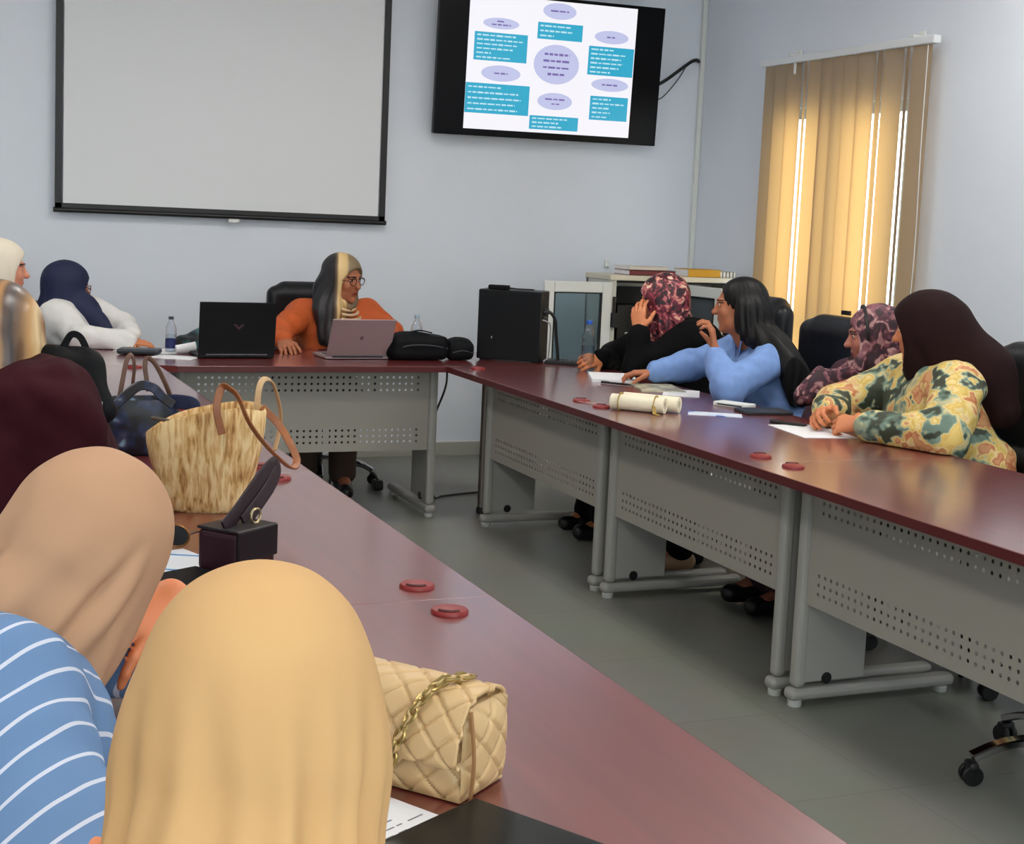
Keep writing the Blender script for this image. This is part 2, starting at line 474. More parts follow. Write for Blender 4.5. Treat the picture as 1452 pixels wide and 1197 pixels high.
for i in range(NS):
    y = .665-i*(1.33/(NS-1)); ang = math.radians(random.uniform(-16, -4)) if i not in (3, 9, 11) else math.radians((27, 24, 30)[(3, 9, 11).index(i)])
    zb = -2.1
    rows = []
    for k in range(2):
        z = -.005 if k == 0 else zb
        row = []
        for j in range(7):
            s = (j/6-.5)*.121
            row.append((.006*math.cos(j/6*PI*2)*.4+s*math.sin(ang), s*math.cos(ang), z))
        rows.append(row)
    me = MB().grid(rows)
    o = me.build('slat', M_blind, bl); o.location = (0, y, 0)
b = MB().tube(spline([(-.01, -.72, -.01), (-.02, -.735, -.5), (-.015, -.74, -1.0), (-.02, -.73, -1.45)], 6), .0022, n=6)
b.build('pull_cord', M_white, bl)
MB().box((-.02, -.225, -1.34), (.014, .075, .024), bevel=.004).build('clip', M_black, bl, label='small black stand-in for the door handle silhouette on the slats')  # added block, stands in for the door handle seen dark through the slats
MB().box((-.012, .42, -.035), (.012, .012, .06), bevel=.002).build('wand', M_white, bl)

# ceiling panels that light the room
M_lamp = mat('lamp_diffuser', (255, 255, 255), .5, emit=(255, 250, 242), estr=LAMP)
for (x, y) in ((-.6, .6), (1.9, .6), (-.6, 3.2), (1.9, 3.2), (-.6, 5.8), (1.9, 5.8), (3.8, 2.0), (3.8, 4.6)):
    L = thing('ceiling_light', 'square white ceiling light panel set above the tables', 'light', (x, y, CZ), group='ceiling light panels')
    MB().box((0, 0, -.012), (.62, .62, .022), bevel=.004).build('frame', M_white, L)
    MB().box((0, 0, -.026), (.56, .56, .006)).build('diffuser', M_lamp, L, smooth=False)

# ------------------------------------------------------------------ projection screen, television
M_scr = mat('screen_cloth', (228, 231, 234), .85)
ps = thing('projection_screen', 'wide white projection screen with black border hung flat on the back wall', 'screen', (1.645, BY-.05, 1.38))
MB().box((0, 0, .8), (1.75, .004, 1.55)).build('sheet', M_scr, ps, smooth=False)
f = MB()
f.box((-.9, -.002, .8), (.036, .006, 1.58)); f.box((.9, -.002, .8), (.036, .006, 1.58)); f.box((0, -.002, 1.6), (1.83, .006, .06)); f.box((0, -.002, .026), (1.83, .006, .03))
f.build('border', M_black, ps, smooth=False)
MB().tube([(-.925, -.003, .004), (.925, -.003, .004)], .013, n=12).build('bottom_bar', M_black, ps)
MB().box((.04, -.004, -.018), (.06, .006, .02), bevel=.002).build('pull_tab', M_white, ps)
MB().box((0, .0, 1.68), (2.0, .085, .09), bevel=.012).build('case', M_white, ps)

tv = thing('television', 'black flat television on the back wall showing a slide of ovals and blue boxes', 'television', (3.535, BY-.135, 1.915))
TVR = Matrix.Translation((0, 0, .415)) @ Matrix.Rotation(math.radians(-.4), 4, 'Y') @ Matrix.Rotation(math.radians(4.), 4, 'X')
MB().box((0, 0, 0), (1.445, .045, .825), bevel=.006, M=None).xf(TVR).build('housing', mat('tv_black', (6, 6, 9), .3, spec=.15), tv)
MB().box((0, .0705, 0), (.4, .11, .3), bevel=.01).xf(TVR).build('wall_bracket', M_black, tv)
def emis(name, rgb, s):
    if name in MATS: return MATS[name]
    m, nt, b = nodes_of(name)
    b.inputs['Base Color'].default_value = (.01, .01, .01, 1); b.inputs['Roughness'].default_value = .3
    b.inputs['Emission Color'].default_value = (*lin(rgb), 1); b.inputs['Emission Strength'].default_value = s
    return m
SE = TVGLOW
M_slw = emis('slide_white', (250, 248, 255), SE); scr = MB().box((-.005, -.0235, .01), (1.075, .002, .765))
# the slide, in its own px frame: read as photographed (u 650..886 , v 0..196)
def sl(u, v): return ((u-.5)*1.075-.005, (.5-v)*.765+.01)
M_teal = emis('slide_teal', (40, 170, 205), SE); M_lav = emis('slide_lavender', (196, 200, 236), SE); M_txtw = emis('slide_text_white', (190, 232, 245), SE); M_txtp = emis('slide_text_purple', (120, 100, 170), SE)
ov, bx, tw, tp = MB(), MB(), MB(), MB()
def oval(u, v, ru, rv, n=32):
    x, z = sl(u, v)
    vs = [ov.bm.verts.new((x+ru*1.075*math.cos(2*PI*i/n), -.0255, z+rv*.765*math.sin(2*PI*i/n))) for i in range(n)]
    ov.bm.faces.new(vs)
def dash(mb, u, v, wd, hh=.011):
    x, z = sl(u, v); rr = random.Random(int(u*1e4+v*1e6)); p = 0
    while p < wd:
        l = rr.uniform(.018, .045); l = min(l, wd-p)
        mb.box((x+(p+l/2)*1.075, -.0268, z), (l*1.075, .0004, hh*.765*rr.uniform(.8, 1.25))); p += l+.007
def box(u0, v0, u1, v1, lines):
    (x0, z0), (x1, z1) = sl(u0, v0), sl(u1, v1)
    bx.box(((x0+x1)/2, -.0257, (z0+z1)/2), (x1-x0, .0006, z0-z1))
    n = len(lines)
    for i, l in enumerate(lines): dash(tw, u0+.015, v0+(v1-v0)*(i+.7)/(n+.4), (u1-u0-.03)*l)
oval(.525, .075, .1, .062); dash(tp, .47, .075, .11)
oval(.185, .205, .105, .042); dash(tp, .16, .19, .04); dash(tp, .13, .215, .11)
oval(.85, .235, .105, .05); dash(tp, .82, .235, .05)
oval(.525, .475, .137, .15)
for vv, a, wd in ((.40, .45, .15), (.45, .445, .16), (.5, .445, .16), (.55, .475, .1)): dash(tp, a, vv, wd, .015)
oval(.2, .575, .115, .06); dash(tp, .16, .575, .08)
oval(.86, .6, .115, .05); dash(tp, .81, .6, .1)
oval(.53, .755, .105, .065); dash(tp, .47, .74, .12); dash(tp, .51, .775, .05)
box(.4, .165, .67, .29, (.75, .8, .35)); box(.035, .275, .345, .485, (.8, .95, .85, .75, .3, .7)); box(.715, .31, .995, .53, (.55, .85, .75, .8, .7, .5))
box(.0, .655, .375, .88, (.55, .85, .9, .8, .85)); box(.745, .69, .98, .875, (.55, .95, .5, .55, .45)); box(.385, .87, .68, .975, (.8, .6, .7))
for i, mb in enumerate((ov, bx, tw, tp)):
    for f_ in mb.bm.faces: f_.material_index = i+1
    tmp = bpy.data.meshes.new('tmp'); mb.bm.to_mesh(tmp); scr.bm.from_mesh(tmp); bpy.data.meshes.remove(tmp)
scr.xf(TVR).build('screen', [M_slw, M_lav, M_teal, M_txtw, M_txtp], tv, smooth=False)

tag(MB().tube(spline([(4.18, BY-.1, 2.28), (4.3, BY-.08, 2.31), (4.44, BY-.07, 2.405), (4.52, BY-.06, 2.46), (4.57, BY-.04, 2.475), (4.595, BY-.02, 2.47)], 8), .011).build('television_cable', M_black), 'thick black cable running from the television to the white corner trunking', 'cable')
tag(MB().tube(spline([(4.18, BY-.06, 2.2), (4.29, BY-.03, 2.21), (4.36, BY-.02, 2.24), (4.45, BY-.03, 2.35), (4.5, BY-.04, 2.44)], 8), .004).build('television_cable', mat('cable_grey', (90, 92, 98), .5)), 'thin grey wire sagging below the thick cable beside the television', 'cable')

# ------------------------------------------------------------------ the conference tables
def wood_mat(name, c1, c2, rough=.3):
    m, nt, b = nodes_of(name)
    tc = nt.nodes.new('ShaderNodeTexCoord'); mp = nt.nodes.new('ShaderNodeMapping'); mp.inputs['Scale'].default_value = (9, .8, 9)
    n = nt.nodes.new('ShaderNodeTexNoise'); n.inputs['Scale'].default_value = 3.; n.inputs['Detail'].default_value = 2; n.inputs['Distortion'].default_value = 0
    r = nt.nodes.new('ShaderNodeValToRGB'); r.color_ramp.elements[0].position = .3; r.color_ramp.elements[1].position = .75
    r.color_ramp.elements[0].color = (*lin(c1), 1); r.color_ramp.elements[1].color = (*lin(c2), 1)
    nt.links.new(tc.outputs['Object'], mp.inputs['Vector']); nt.links.new(mp.outputs['Vector'], n.inputs['Vector']); nt.links.new(n.outputs['Fac'], r.inputs['Fac']); nt.links.new(r.outputs['Color'], b.inputs['Base Color'])
    b.inputs['Roughness'].default_value = rough; b.inputs['Specular IOR Level'].default_value = 1.; b.inputs['Coat Weight'].default_value = 1.; b.inputs['Coat Roughness'].default_value = .16
    return m
M_wood = wood_mat('mahogany_top', (104, 34, 34), (118, 42, 40), .34)
M_edge = mat('mahogany_edge', (82, 22, 24), .4)
M_panel = mat('grey_steel', (160, 155, 146), .45, metal=.0)
M_leg = mat('grey_steel_leg', (162, 160, 154), .4)
M_legd = mat('grey_steel_inner', (120, 120, 116), .5)
M_grom = mat('red_grommet', (134, 36, 34), .4)
M_chrome = mat('chrome', (205, 205, 208), .12, metal=1.)
M_darkchrome = mat('brushed_chrome', (150, 142, 138), .25, metal=1.)

def perforated(y0, y1, z0, z1, x, t, rows, pitch, r):
    """sheet in the yz plane with round holes; rows = list of z"""
    mb = MB(); bm = mb.bm; vc = {}
    def V(y, z):
        k = (round(y, 5), round(z, 5))
        if k not in vc: vc[k] = bm.verts.new((x, y, z))
        return vc[k]
    n = int((y1-y0-.06)/pitch); ys0 = (y0+y1)/2-n*pitch/2
    ys = [ys0+(i+.5)*pitch for i in range(n)]; hs = .011
    zc = sorted({z0, z1} | {z+s*hs for z in rows for s in (-1, 1)})
    yc = sorted({y0, y1} | {y+s*hs for y in ys for s in (-1, 1)})
    for zi in range(len(zc)-1):
        for yi in range(len(yc)-1):
            a, b_, c, d = yc[yi], yc[yi+1], zc[zi], zc[zi+1]
            hole = any(abs((c+d)/2-z) < 1e-4 for z in rows) and any(abs((a+b_)/2-y) < 1e-4 for y in ys)
            if not hole:
                bm.faces.new((V(a, c), V(b_, c), V(b_, d), V(a, d)))
            else:
                cy, cz = (a+b_)/2, (c+d)/2
                O = [V(a, c), V(b_, c), V(b_, d), V(a, d)]
                I = [bm.verts.new((x, cy+r*math.cos(t_), cz+r*math.sin(t_))) for t_ in [PI*1.25+k*PI/4 for k in range(8)]]
                for q in range(4):
                    i0, i1, i2 = I[2*q], I[2*q+1], I[(2*q+2) % 8]
                    bm.faces.new((O[q], O[(q+1) % 4], i1)); bm.faces.new((O[q], i1, i0)); bm.faces.new((O[(q+1) % 4], i2, i1))
    bmesh.ops.recalc_face_normals(bm, faces=bm.faces)
    ext = bmesh.ops.extrude_face_region(bm, geom=list(bm.faces))
    bmesh.ops.translate(bm, vec=(t, 0, 0), verts=[v for v in ext['geom'] if isinstance(v, bmesh.types.BMVert)])
    return mb

TL = 1.30
def make_table(label, loc, rz):
    t = thing('conference_table', label, 'table', loc, rz, None)
    top = MB().box((.4, 0, .736), (.8, TL-.0004, .028), bevel=.0015).build('tabletop', M_wood, t, smooth=False)
    MB().box((-.0006, 0, .736), (.0025, TL-.004, .026), bevel=.0008).build('edge_band', M_edge, top)
    perforated(-TL/2+.075, TL/2-.075, .325, .715, .205, .0025, (.675, .645, .615, .425, .397, .369), .0305, .0062).build('modesty_panel', M_panel, t, smooth=False)
    for s in (-1, 1):
        y = s*(TL/2-.055)
        l = MB()
        l.box((.205, y, .39), (.04, .042, .66), bevel=.014, seg=3)
        l.box((.33, y, .375), (.22, .03, .60), bevel=.004)
        lo = l.build('leg', M_leg, t)
        f = MB().box((.48, y, .04), (.62, .055, .04), bevel=.018, seg=3)
        f.build('foot', M_leg, lo)
        for x in (.2, .75):
            MB().lathe([(.02, 0), (.022, .004), (.022, .018), (.018, .022)], (x, y, 0), 14).build('glide', mat('glide_grey', (190, 190, 186), .4), lo)
        MB().lathe([(.018, -.018), (.018, .018)], (0, 0, 0), 14, M=Matrix.Translation((.3, y, .085)) @ Matrix.Rotation(PI/2, 4, 'X')).build('cable_hole_cap', M_black, lo)
        g = MB()
        gy = s*(TL/2-.09)
        g.lathe([(.0335, 0), (.0335, .004), (.031, .0075), (.024, .009), (.001, .0095)], (.115, gy, .7503), 28)
        go = g.build('cable_grommet', M_grom, t)
        n = MB().tube([(.115+.026*math.cos(a), gy+.026*math.sin(a), .7594) for a in np.linspace(.4, 1.9, 9)], .0028, n=6)
        n.build('slot', mat('grommet_slot', (70, 14, 16), .6), go)
    return t
XR, XL = 2.31, 1.0
names_r = ['red mahogany table section nearest the corner on the right run, holding the water bottle', 'red mahogany table section in the middle of the right run, holding the cream scroll', 'red mahogany table section of the right run with clasped hands and two grommets near the window side']
first = make_table(names_r[0], (XR, 5.65, 0), 0)
def dup_table(label, loc, rz):
    c = copy_tree(first); c.location = loc; c.rotation_euler = (0, 0, rz); c['label'] = label; return c
dup_table(names_r[1], (XR, 4.35, 0), 0)
dup_table('red mahogany table section at the near right edge above the chrome chair castor', (XR, 3.05, 0), 0)
for y, lb in ((5.695, 'left run table section farthest away, beside the white headscarf'), (4.395, 'left run table section under the dark patterned tote'), (3.095, 'left run table section under the straw bag'), (1.795, 'nearest left run table section, under the quilted beige bag')):
    dup_table(lb, (XL, y, 0), PI)
ht = dup_table('head table of red mahogany carrying the two laptops in front of the back wall', (1.724, 6.31, 0), PI/2)
for ch in [c for c in ht.children if c.name.startswith('cable_grommet')]:
    for g in list(ch.children): bpy.data.objects.remove(g)
    bpy.data.objects.remove(ch)

def corner_top(label, sgn, x0, xi, yj):
    """quarter-round corner; sgn=+1 right corner, -1 left"""
    t = thing('corner_table', label, 'table', (x0, 6.31, 0))
    n = 20
    pts = [(0, 0), (max(xi, 0), yj), (xi+.8, yj)]
    for k in range(1, n):
        an = k*PI/2/n
        x, y = xi+.8*math.cos(an), yj+(.8-yj)*math.sin(an)
        if x > 0: pts.append((x, y))
    pts.append((0, .8))
    pts = [(p[0]*sgn, p[1]) for p in pts]
    if sgn < 0: pts = pts[::-1]
    mb = MB().prism(pts, .722, .75)
    mb.build('tabletop', M_wood, t, smooth=False)
    px_, py_ = (.235 if sgn > 0 else -.3), .239
    MB().lathe([(.024, .025), (.024, .722)], (px_, py_, 0), 20).build('leg', M_darkchrome, t)
    MB().lathe([(.03, 0), (.03, .012), (.027, .03)], (px_, py_, 0), 20).build('foot_cap', M_black, t)
    return t
corner_top('rounded mahogany corner section under the black computer tower', 1, 2.374, -.064, -.01)
corner_top('rounded mahogany corner section at the far left of the head table', -1, 1.074, .074, .035)
# ------------------------------------------------------------------ things on the tables
TZ = .7503
M_paper = mat('paper', (232, 232, 236), .7)
M_blk = mat('soft_black', (13, 14, 17), .6, spec=.12, bump=.25, bscale=300)
M_dark = mat('dark_slate', (38, 42, 50), .45)
M_ink = mat('ink_grey', (120, 122, 132), .7)

def laptop(label, loc, rz, w, lid, ang, m, depth, logo=None, mlogo=None):
    """hinge line at loc, keyboard towards local +y, lid rising and tilted by ang beyond upright towards -y"""
    t = thing('laptop', label, 'laptop', loc, rz)
    b = MB().box((0, depth/2, .009), (w, depth, .014), bevel=.004).build('base', m, t)
    MB().box((0, depth*.42, .0165), (w*.86, depth*.5, .002), bevel=.0008).build('keyboard', M_dark, b)
    M = Matrix.Translation((0, 0, .016)) @ Matrix.Rotation(ang, 4, 'X')
    l = MB().box((0, 0, lid/2), (w, .008, lid), bevel=.003).xf(M).build('lid', m, t)
    MB().box((0, .0045, lid/2), (w*.95, .001, lid*.9)).xf(M).build('screen', M_black, l)
    MB().tube([(-w*.4, 0, .016), (w*.4, 0, .016)], .007, n=10).build('hinge', M_dark, t)
    if logo is not None:
        logo.xf(M).build('emblem', mlogo, l, smooth=False)
    return t
lg = MB()
for s in (-1, 1):      # winged V emblem
    lg.prism([(0, 0), (s*.008, .008), (s*.026, .026), (s*.013, .025), (s*.005, .017), (0, .011)], 0, .0006)
lg.xf(Matrix.Translation((.005, -.0042, .118)) @ Matrix.Rotation(PI/2, 4, 'X'))
laptop('open black laptop with a winged V emblem on the lid', (1.397, 6.63, TZ), math.radians(1), .354, .245, math.radians(-8 if False else 6), mat('laptop_black', (9, 9, 12), .45, spec=.2), .24, lg, mat('emblem_bronze', (84, 56, 60), .45, metal=.5))
lg = MB(); lg.lathe([(.009, 0), (.009, .0005)], (0, 0, 0), 18); lg.xf(Matrix.Translation((0, -.0042, .105)) @ Matrix.Rotation(PI/2, 4, 'X') @ Matrix.Scale(1.15, 4, (0, 1, 0)))
laptop('open silver laptop standing in front of the woman in orange', (1.965, 6.60, TZ), math.radians(2), .312, .205, math.radians(28), mat('laptop_silver', (176, 158, 160), .32, metal=.55), .215, lg, mat('emblem_grey', (122, 104, 108), .3, metal=.5))

def clear_mat(name, tint, alpha):
    m, nt, b = nodes_of(name); nt.nodes.remove(b); out = nt.nodes['Material Output']
    t = nt.nodes.new('ShaderNodeBsdfTransparent'); t.inputs['Color'].default_value = (*tint, 1)
    g = nt.nodes.new('ShaderNodeBsdfGlossy'); g.inputs['Roughness'].default_value = .08
    lw = nt.nodes.new('ShaderNodeLayerWeight'); lw.inputs['Blend'].default_value = alpha
    mx = nt.nodes.new('ShaderNodeMixShader')
    nt.links.new(lw.outputs['Facing'], mx.inputs[0]); nt.links.new(t.outputs[0], mx.inputs[1]); nt.links.new(g.outputs[0], mx.inputs[2]); nt.links.new(mx.outputs[0], out.inputs['Surface'])
    return m
M_pet = clear_mat('clear_plastic', (.93, .95, .98), .3)
def bottle(label, loc, h, r, mcap, mlabel=None, lz=(.3, .5)):
    t = thing('water_bottle', label, 'bottle', loc)
    pr = [(.001, .003), (r*.8, 0), (r, .012), (r, h*.28), (r*.93, h*.31), (r, h*.34), (r, h*.55), (r*.94, h*.58), (r, h*.61), (r*.92, h*.7), (r*.6, h*.82), (r*.38, h*.89), (r*.38, h*.93)]
    MB().lathe(pr, n=22, cap=False).build('body', M_pet, t)
    MB().lathe([(r*.46, h*.92), (r*.47, h*.925), (r*.47, h*.99), (r*.43, h), (.001, h)], n=20).build('cap', mcap, t)
    MB().lathe([(r*.95, .004), (r*.95, h*.5), (.001, h*.5)], n=20).build('water', clear_mat('water_tint_'+str(round(h*1000)), (.88, .92, .96), .15), t)
    if mlabel: MB().lathe([(r*1.01, h*lz[0]), (r*1.01, h*lz[1])], n=22, cap=False).build('wrapper', mlabel, t)
    return t
bottle('small clear water bottle with dark cap and navy label left of the black laptop', (1.143, 6.9, TZ), .168, .026, mat('cap_dark', (40, 52, 66), .4), mat('label_navy', (30, 38, 92), .5), (.12, .38))
bottle('clear water bottle standing behind the black soft bags', (2.33, 6.82, TZ), .2, .03, mat('cap_pale', (150, 172, 188), .4), mat('label_white', (196, 206, 226), .5), (.3, .55))
bottle('tall clear water bottle with blue cap held by the person in black', (2.945, 6.135, TZ), .238, .0315, mat('cap_blue', (28, 84, 180), .35))

# black soft equipment bags
def soft_bag(label, c, size, rz, lumps, name='equipment_bag', m=M_blk, seam=True):
    R = np.array(Matrix.Rotation(rz, 3, 'Z'))
    t = thing(name, label, 'bag', (c[0], c[1], TZ))
    v = Vol(np.array(c)-np.array([.33, .33, .03]), np.array(c)+np.array([.33, .33, size[2]+.1]), .006)
    cc = np.array([c[0], c[1], TZ+size[2]/2+.002])
    v.rbox(cc, np.array(size)/2, min(size)*.32, R)
    for (dx, dy, dz, rx, ry, rz_) in lumps:
        v.ell(cc+R@np.array([dx, dy, dz]), (rx, ry, rz_), R, k=.03)
    v.half((0, 0, TZ+.001), (0, 0, -1))
    V, Q = v.mesh(2); N = normals(V, Q)
    V = V+N*(vnoise(V+3, 22)*.004)[:, None]; V[:, 2] = np.maximum(V[:, 2], TZ)
    nmesh('body', V, Q, m, t, origin=(c[0], c[1], TZ))
    return t, R
t, R = soft_bag('large black soft equipment bag lying on the head table right of the silver laptop', (2.265, 6.62, TZ), (.29, .17, .115), .0, [(-.02, 0, .03, .12, .07, .045), (-.1, 0, -.01, .07, .07, .05)])
MB().tube(spline([(-.13, -.075, .055), (-.06, -.09, .075), (.04, -.09, .075), (.13, -.075, .06)], 8), .004, n=6).build('zip', M_dark, t)
MB().tube(spline([(-.05, -.02, .13), (0, -.03, .142), (.06, -.03, .132)], 8), .0, flat=(.025, .006)).build('handle', M_blk, t)
t, R = soft_bag('small black soft pouch wedged between the large black bag and the computer tower', (2.475, 6.61, TZ), (.135, .13, .092), -.15, [(0, 0, .015, .06, .05, .045)])
MB().tube(spline([(-.05, -.062, .04), (0, -.068, .05), (.05, -.066, .04)], 8), .003, n=6).build('zip', M_dark, t)
t, R = soft_bag('black and teal pouch lying behind the black laptop', (1.262, 7.0, TZ), (.15, .1, .07), .5, [(.05, 0, .03, .06, .04, .04)], name='pouch', m=ramp_mat('pouch_cloth', [(0, (10, 16, 20)), (.45, (14, 24, 28)), (.7, (90, 160, 168)), (1, (150, 200, 205))], 'noise', scale=9, distort=.2, rough=.5))

# computer tower turned a little, things on it
tw_ = thing('computer_tower', 'black desktop computer tower standing on the corner section', 'computer', (2.702, 6.527, TZ), math.radians(-35.5))
MB().box((0, .085, .177), (.318, .17, .34), bevel=.006).build('case', mat('tower_black', (9, 11, 14), .4, spec=.25), tw_)
f = MB()
for x in (-.13, .13): f.box((x, .085, .004), (.03, .15, .008), bevel=.002)
f.build('foot', M_black, tw_)
MB().lathe([(.006, 0), (.006, .001)], (0, 0, 0), 14).xf(Matrix.Translation((-.085, -.0008, .115)) @ Matrix.Rotation(PI/2, 4, 'X') @ Matrix.Scale(.5, 4, (1, 0, 0))).build('badge', mat('badge_silver', (200, 200, 205), .3, metal=.5), tw_)
MB().box((.168, .06, .25), (.022, .05, .03), bevel=.003).box((.166, .06, .215), (.018, .05, .014), bevel=.002).build('plug', M_dark, tw_)
ad = thing('power_adapter', 'flat black adapter lying on top of the computer tower', 'adapter', (2.665, 6.585, TZ+.3475), math.radians(-35.5))
MB().box((0, 0, .011), (.1, .05, .022), bevel=.005).build('body', M_blk, ad)
MB().tube(spline([(.05, 0, .01), (.09, -.01, .008), (.13, 0, .007), (.17, .01, .006), (.15, .03, .006), (.1, .02, .006)], 8), .0035).build('cord', M_black, ad)
c0 = Vector((2.838, 6.43, 1.0))
tag(MB().tube(spline([c0, (2.87, 6.42, 1.0), (2.895, 6.415, .965), (2.905, 6.42, .9), (2.915, 6.42, .83), (2.925, 6.425, .758), (2.95, 6.5, .756)], 8), .008).build('computer_cable', M_black), 'thick black cable plugged into the right side of the computer tower', 'cable')
tag(MB().tube(spline([(2.838, 6.44, .962), (2.86, 6.43, .955), (2.88, 6.435, .935), (2.888, 6.45, .85), (2.89, 6.47, .757)], 8), .0035).build('computer_cable', mat('cable_pale', (150, 152, 156), .5)), 'thin pale cable hanging beside the thick black computer cable', 'cable')
kb = thing('keyboard', 'slim black keyboard lying right of the computer tower', 'keyboard', (2.985, 6.415, TZ), math.radians(-35.5))
MB().box((0, 0, .008), (.235, .12, .016), bevel=.003).build('body', M_black, kb)
k_ = MB()
for i in range(9):
    for j in range(4): k_.box((-.1+i*.025, -.042+j*.028, .0175), (.02, .022, .004), bevel=.0012, seg=1)
k_.build('keys', M_dark, kb)

# left end of the head table
def sheet(label, c, size, rz, m=M_paper, th=.0016, z=TZ, name='paper', cat='paper', lines=0, curl=0.):
    t = thing(name, label, cat, (c[0], c[1], z), rz)
    n = 8; rows = []
    mb = MB()
    if curl:
        top = [[(size[0]*(i/n-.5), size[1]*(j/4-.5), th+curl*((i/n-.5)*2)**4) for j in range(5)] for i in range(n+1)]
        mb.grid(top)
        bot = [[(x, y, zz-th) for x, y, zz in r] for r in top]; mb.grid(bot)
    else: mb.box((0, 0, th/2), (size[0], size[1], th))
    mb.build('sheet', m, t, smooth=False)
    if lines:
        l = MB(); rr = random.Random(int(c[0]*1000))
        for i in range(lines):
            y = size[1]*(.4-.8*i/lines); x = -size[0]*.42+(rr.random()*.1 if i % 3 == 2 else 0)*size[0]
            while x < size[0]*.38:
                wd = rr.uniform(.008, .03); l.box((x+wd/2, y, th+.0002), (wd, .0022, .0003)); x += wd+rr.uniform(.004, .02)
                if rr.random() < .12: break
        l.build('handwriting', M_ink, t, smooth=False)
    return t
sheet('loose white sheets spread at the far left end of the head table', (1.06, 6.92, ), (.3, .21), .2)
sheet('white sheet lying in front of the small water bottle and laptop', (1.12, 6.66), (.2, .15), -.5)
tc_ = thing('tablet_case', 'dark grey rounded tablet case lying at the left end of the head table', 'case', (.985, 6.80, TZ+.003), math.radians(-18))
MB().box((0, 0, .012), (.19, .11, .024), bevel=.011, seg=4).build('shell', mat('case_grey', (44, 50, 60), .4), tc_)
MB().box((0, -.0555, .012), (.17, .002, .003)).build('zip', M_black, tc_)
cp = thing('paper_cup', 'white paper cup lying on its side beside the black laptop', 'cup', (1.2, 6.83, TZ+.026))
MB().lathe([(.019, -.045), (.0255, .045), (.0265, .046), (.0255, .043), (.018, -.042), (.001, -.042)], n=24).xf(Matrix.Rotation(math.radians(83), 4, 'Y')).build('wall', M_paper, cp)

# ---- right run
M_cream = mat('cream_paper', (234, 226, 200), .6, noise=.05, nscale=8)
M_ribbon = mat('gold_ribbon', (168, 138, 62), .4)
sheet('thick white notebook pad in front of the person in black', (2.91, 5.80), (.3, .2), math.radians(68), th=.014, name='notebook', cat='notebook')
sheet('grey and cream magazine under the forearm of the person in blue', (2.96, 5.47), (.27, .19), math.radians(75), m=ramp_mat('magazine_print', [(0, (60, 58, 52)), (.45, (150, 146, 128)), (.6, (206, 200, 170)), (1, (228, 226, 214))], 'noise', scale=16, distort=.3, rough=.4), th=.006, name='magazine', cat='magazine')
sheet('loose white sheets next to the magazine near the blue elbow', (2.985, 5.30), (.22, .15), math.radians(60), th=.003)
pn = thing('pen', 'dark pen lying across the notebook and magazine', 'pen', (2.83, 5.60, TZ+.006), math.radians(-50))
MB().tube([(-.07, 0, 0), (.05, 0, 0), (.066, 0, 0), (.072, 0, 0)], [.005, .005, .003, .001], n=10).build('barrel', M_black, pn)
MB().box((-.05, 0, .006), (.035, .003, .002)).build('clip', M_chrome, pn)
kc = thing('key_bunch', 'small bunch of keys on the table beside the pen', 'keys', (2.80, 5.72, TZ))
for i, (dx, dy, a) in enumerate(((0, 0, .2), (.02, -.02, 1.1), (.035, -.035, -.4))):
    MB().box((dx+.02, dy, .003+.002*i), (.035, .008, .002), bevel=.0008, rot=(a, 'Z')).lathe([(.011, .002+.002*i), (.011, .004+.002*i)], (dx, dy, 0), 14).build('key', mat('key_metal', (150, 140, 120), .3, metal=.8), kc)
sc = thing('paper_scroll', 'cream rolled paper scrolls tied with gold ribbon lying on the right run', 'scroll', (2.555, 4.80, TZ), math.radians(-47))
def roll(mb, x0, x1, y, z, r):
    n = 26
    for rr_, flip in ((r, 0), (r*.55, 1)):
        pass
    ring = lambda x, q: [mb.bm.verts.new((x, y+q*math.cos(2*PI*i/n), z+q*math.sin(2*PI*i/n))) for i in range(n)]
    A, B, C, D = ring(x0, r), ring(x1, r), ring(x1, r*.5), ring(x0, r*.5)
    for a, b in ((A, B), (B, C), (C, D), (D, A)):
        for i in range(n): mb.bm.faces.new((a[i], a[(i+1) % n], b[(i+1) % n], b[i]))
r1 = MB(); roll(r1, -.125, .085, -.028, .03, .029); o1 = r1.build('roll', M_cream, sc)
r2 = MB(); roll(r2, -.1, .12, .034, .031, .03); r2.build('roll', M_cream, sc)
for x in (-.09, .05):
    MB().tube([(x, -.028+.0305*math.cos(a), .03+.0295*math.sin(a)) for a in np.linspace(0, 2*PI, 25)[:-1]], .0, closed=True, flat=(.016, .0016), up=(1, 0, 0)).build('ribbon', M_ribbon, sc)
MB().tube(spline([(.05, -.057, .03), (.055, -.064, .018), (.06, -.07, .004), (.075, -.085, .003), (.085, -.1, .0025)], 6), 0, flat=(.014, .0016)).build('ribbon_tail', M_ribbon, sc)
ln = thing('lanyard', 'thin pale lanyard looped on the table left of the cream scroll', 'lanyard', (2.44, 4.97, TZ))
MB().tube(spline([(-.04, .1, .003), (-.025, .05, .003), (.0, .0, .003), (.03, -.05, .003), (.05, -.09, .003), (.06, -.06, .003), (.03, .01, .003), (0, .07, .003), (-.02, .11, .003)], 8, closed=True), 0, flat=(.009, .002)).build('strap', mat('lanyard_pink', (186, 140, 130), .5), ln)
sheet('white and blue leaflet lying right of the cream scroll', (2.79, 4.69), (.2, .1), math.radians(-30), m=ramp_mat('leaflet_print', [(0, (225, 230, 240)), (.55, (205, 215, 236)), (.62, (70, 120, 200)), (1, (40, 90, 180))], 'noise', scale=8, distort=.2, rough=.4, constant=True), name='leaflet', cat='leaflet')
wc = thing('phone_case', 'white slim box with dark bands beside the blue shirt elbow', 'case', (3.0, 4.90, TZ), math.radians(-62))
MB().box((0, 0, .008), (.15, .075, .016), bevel=.003).build('body', M_white, wc)
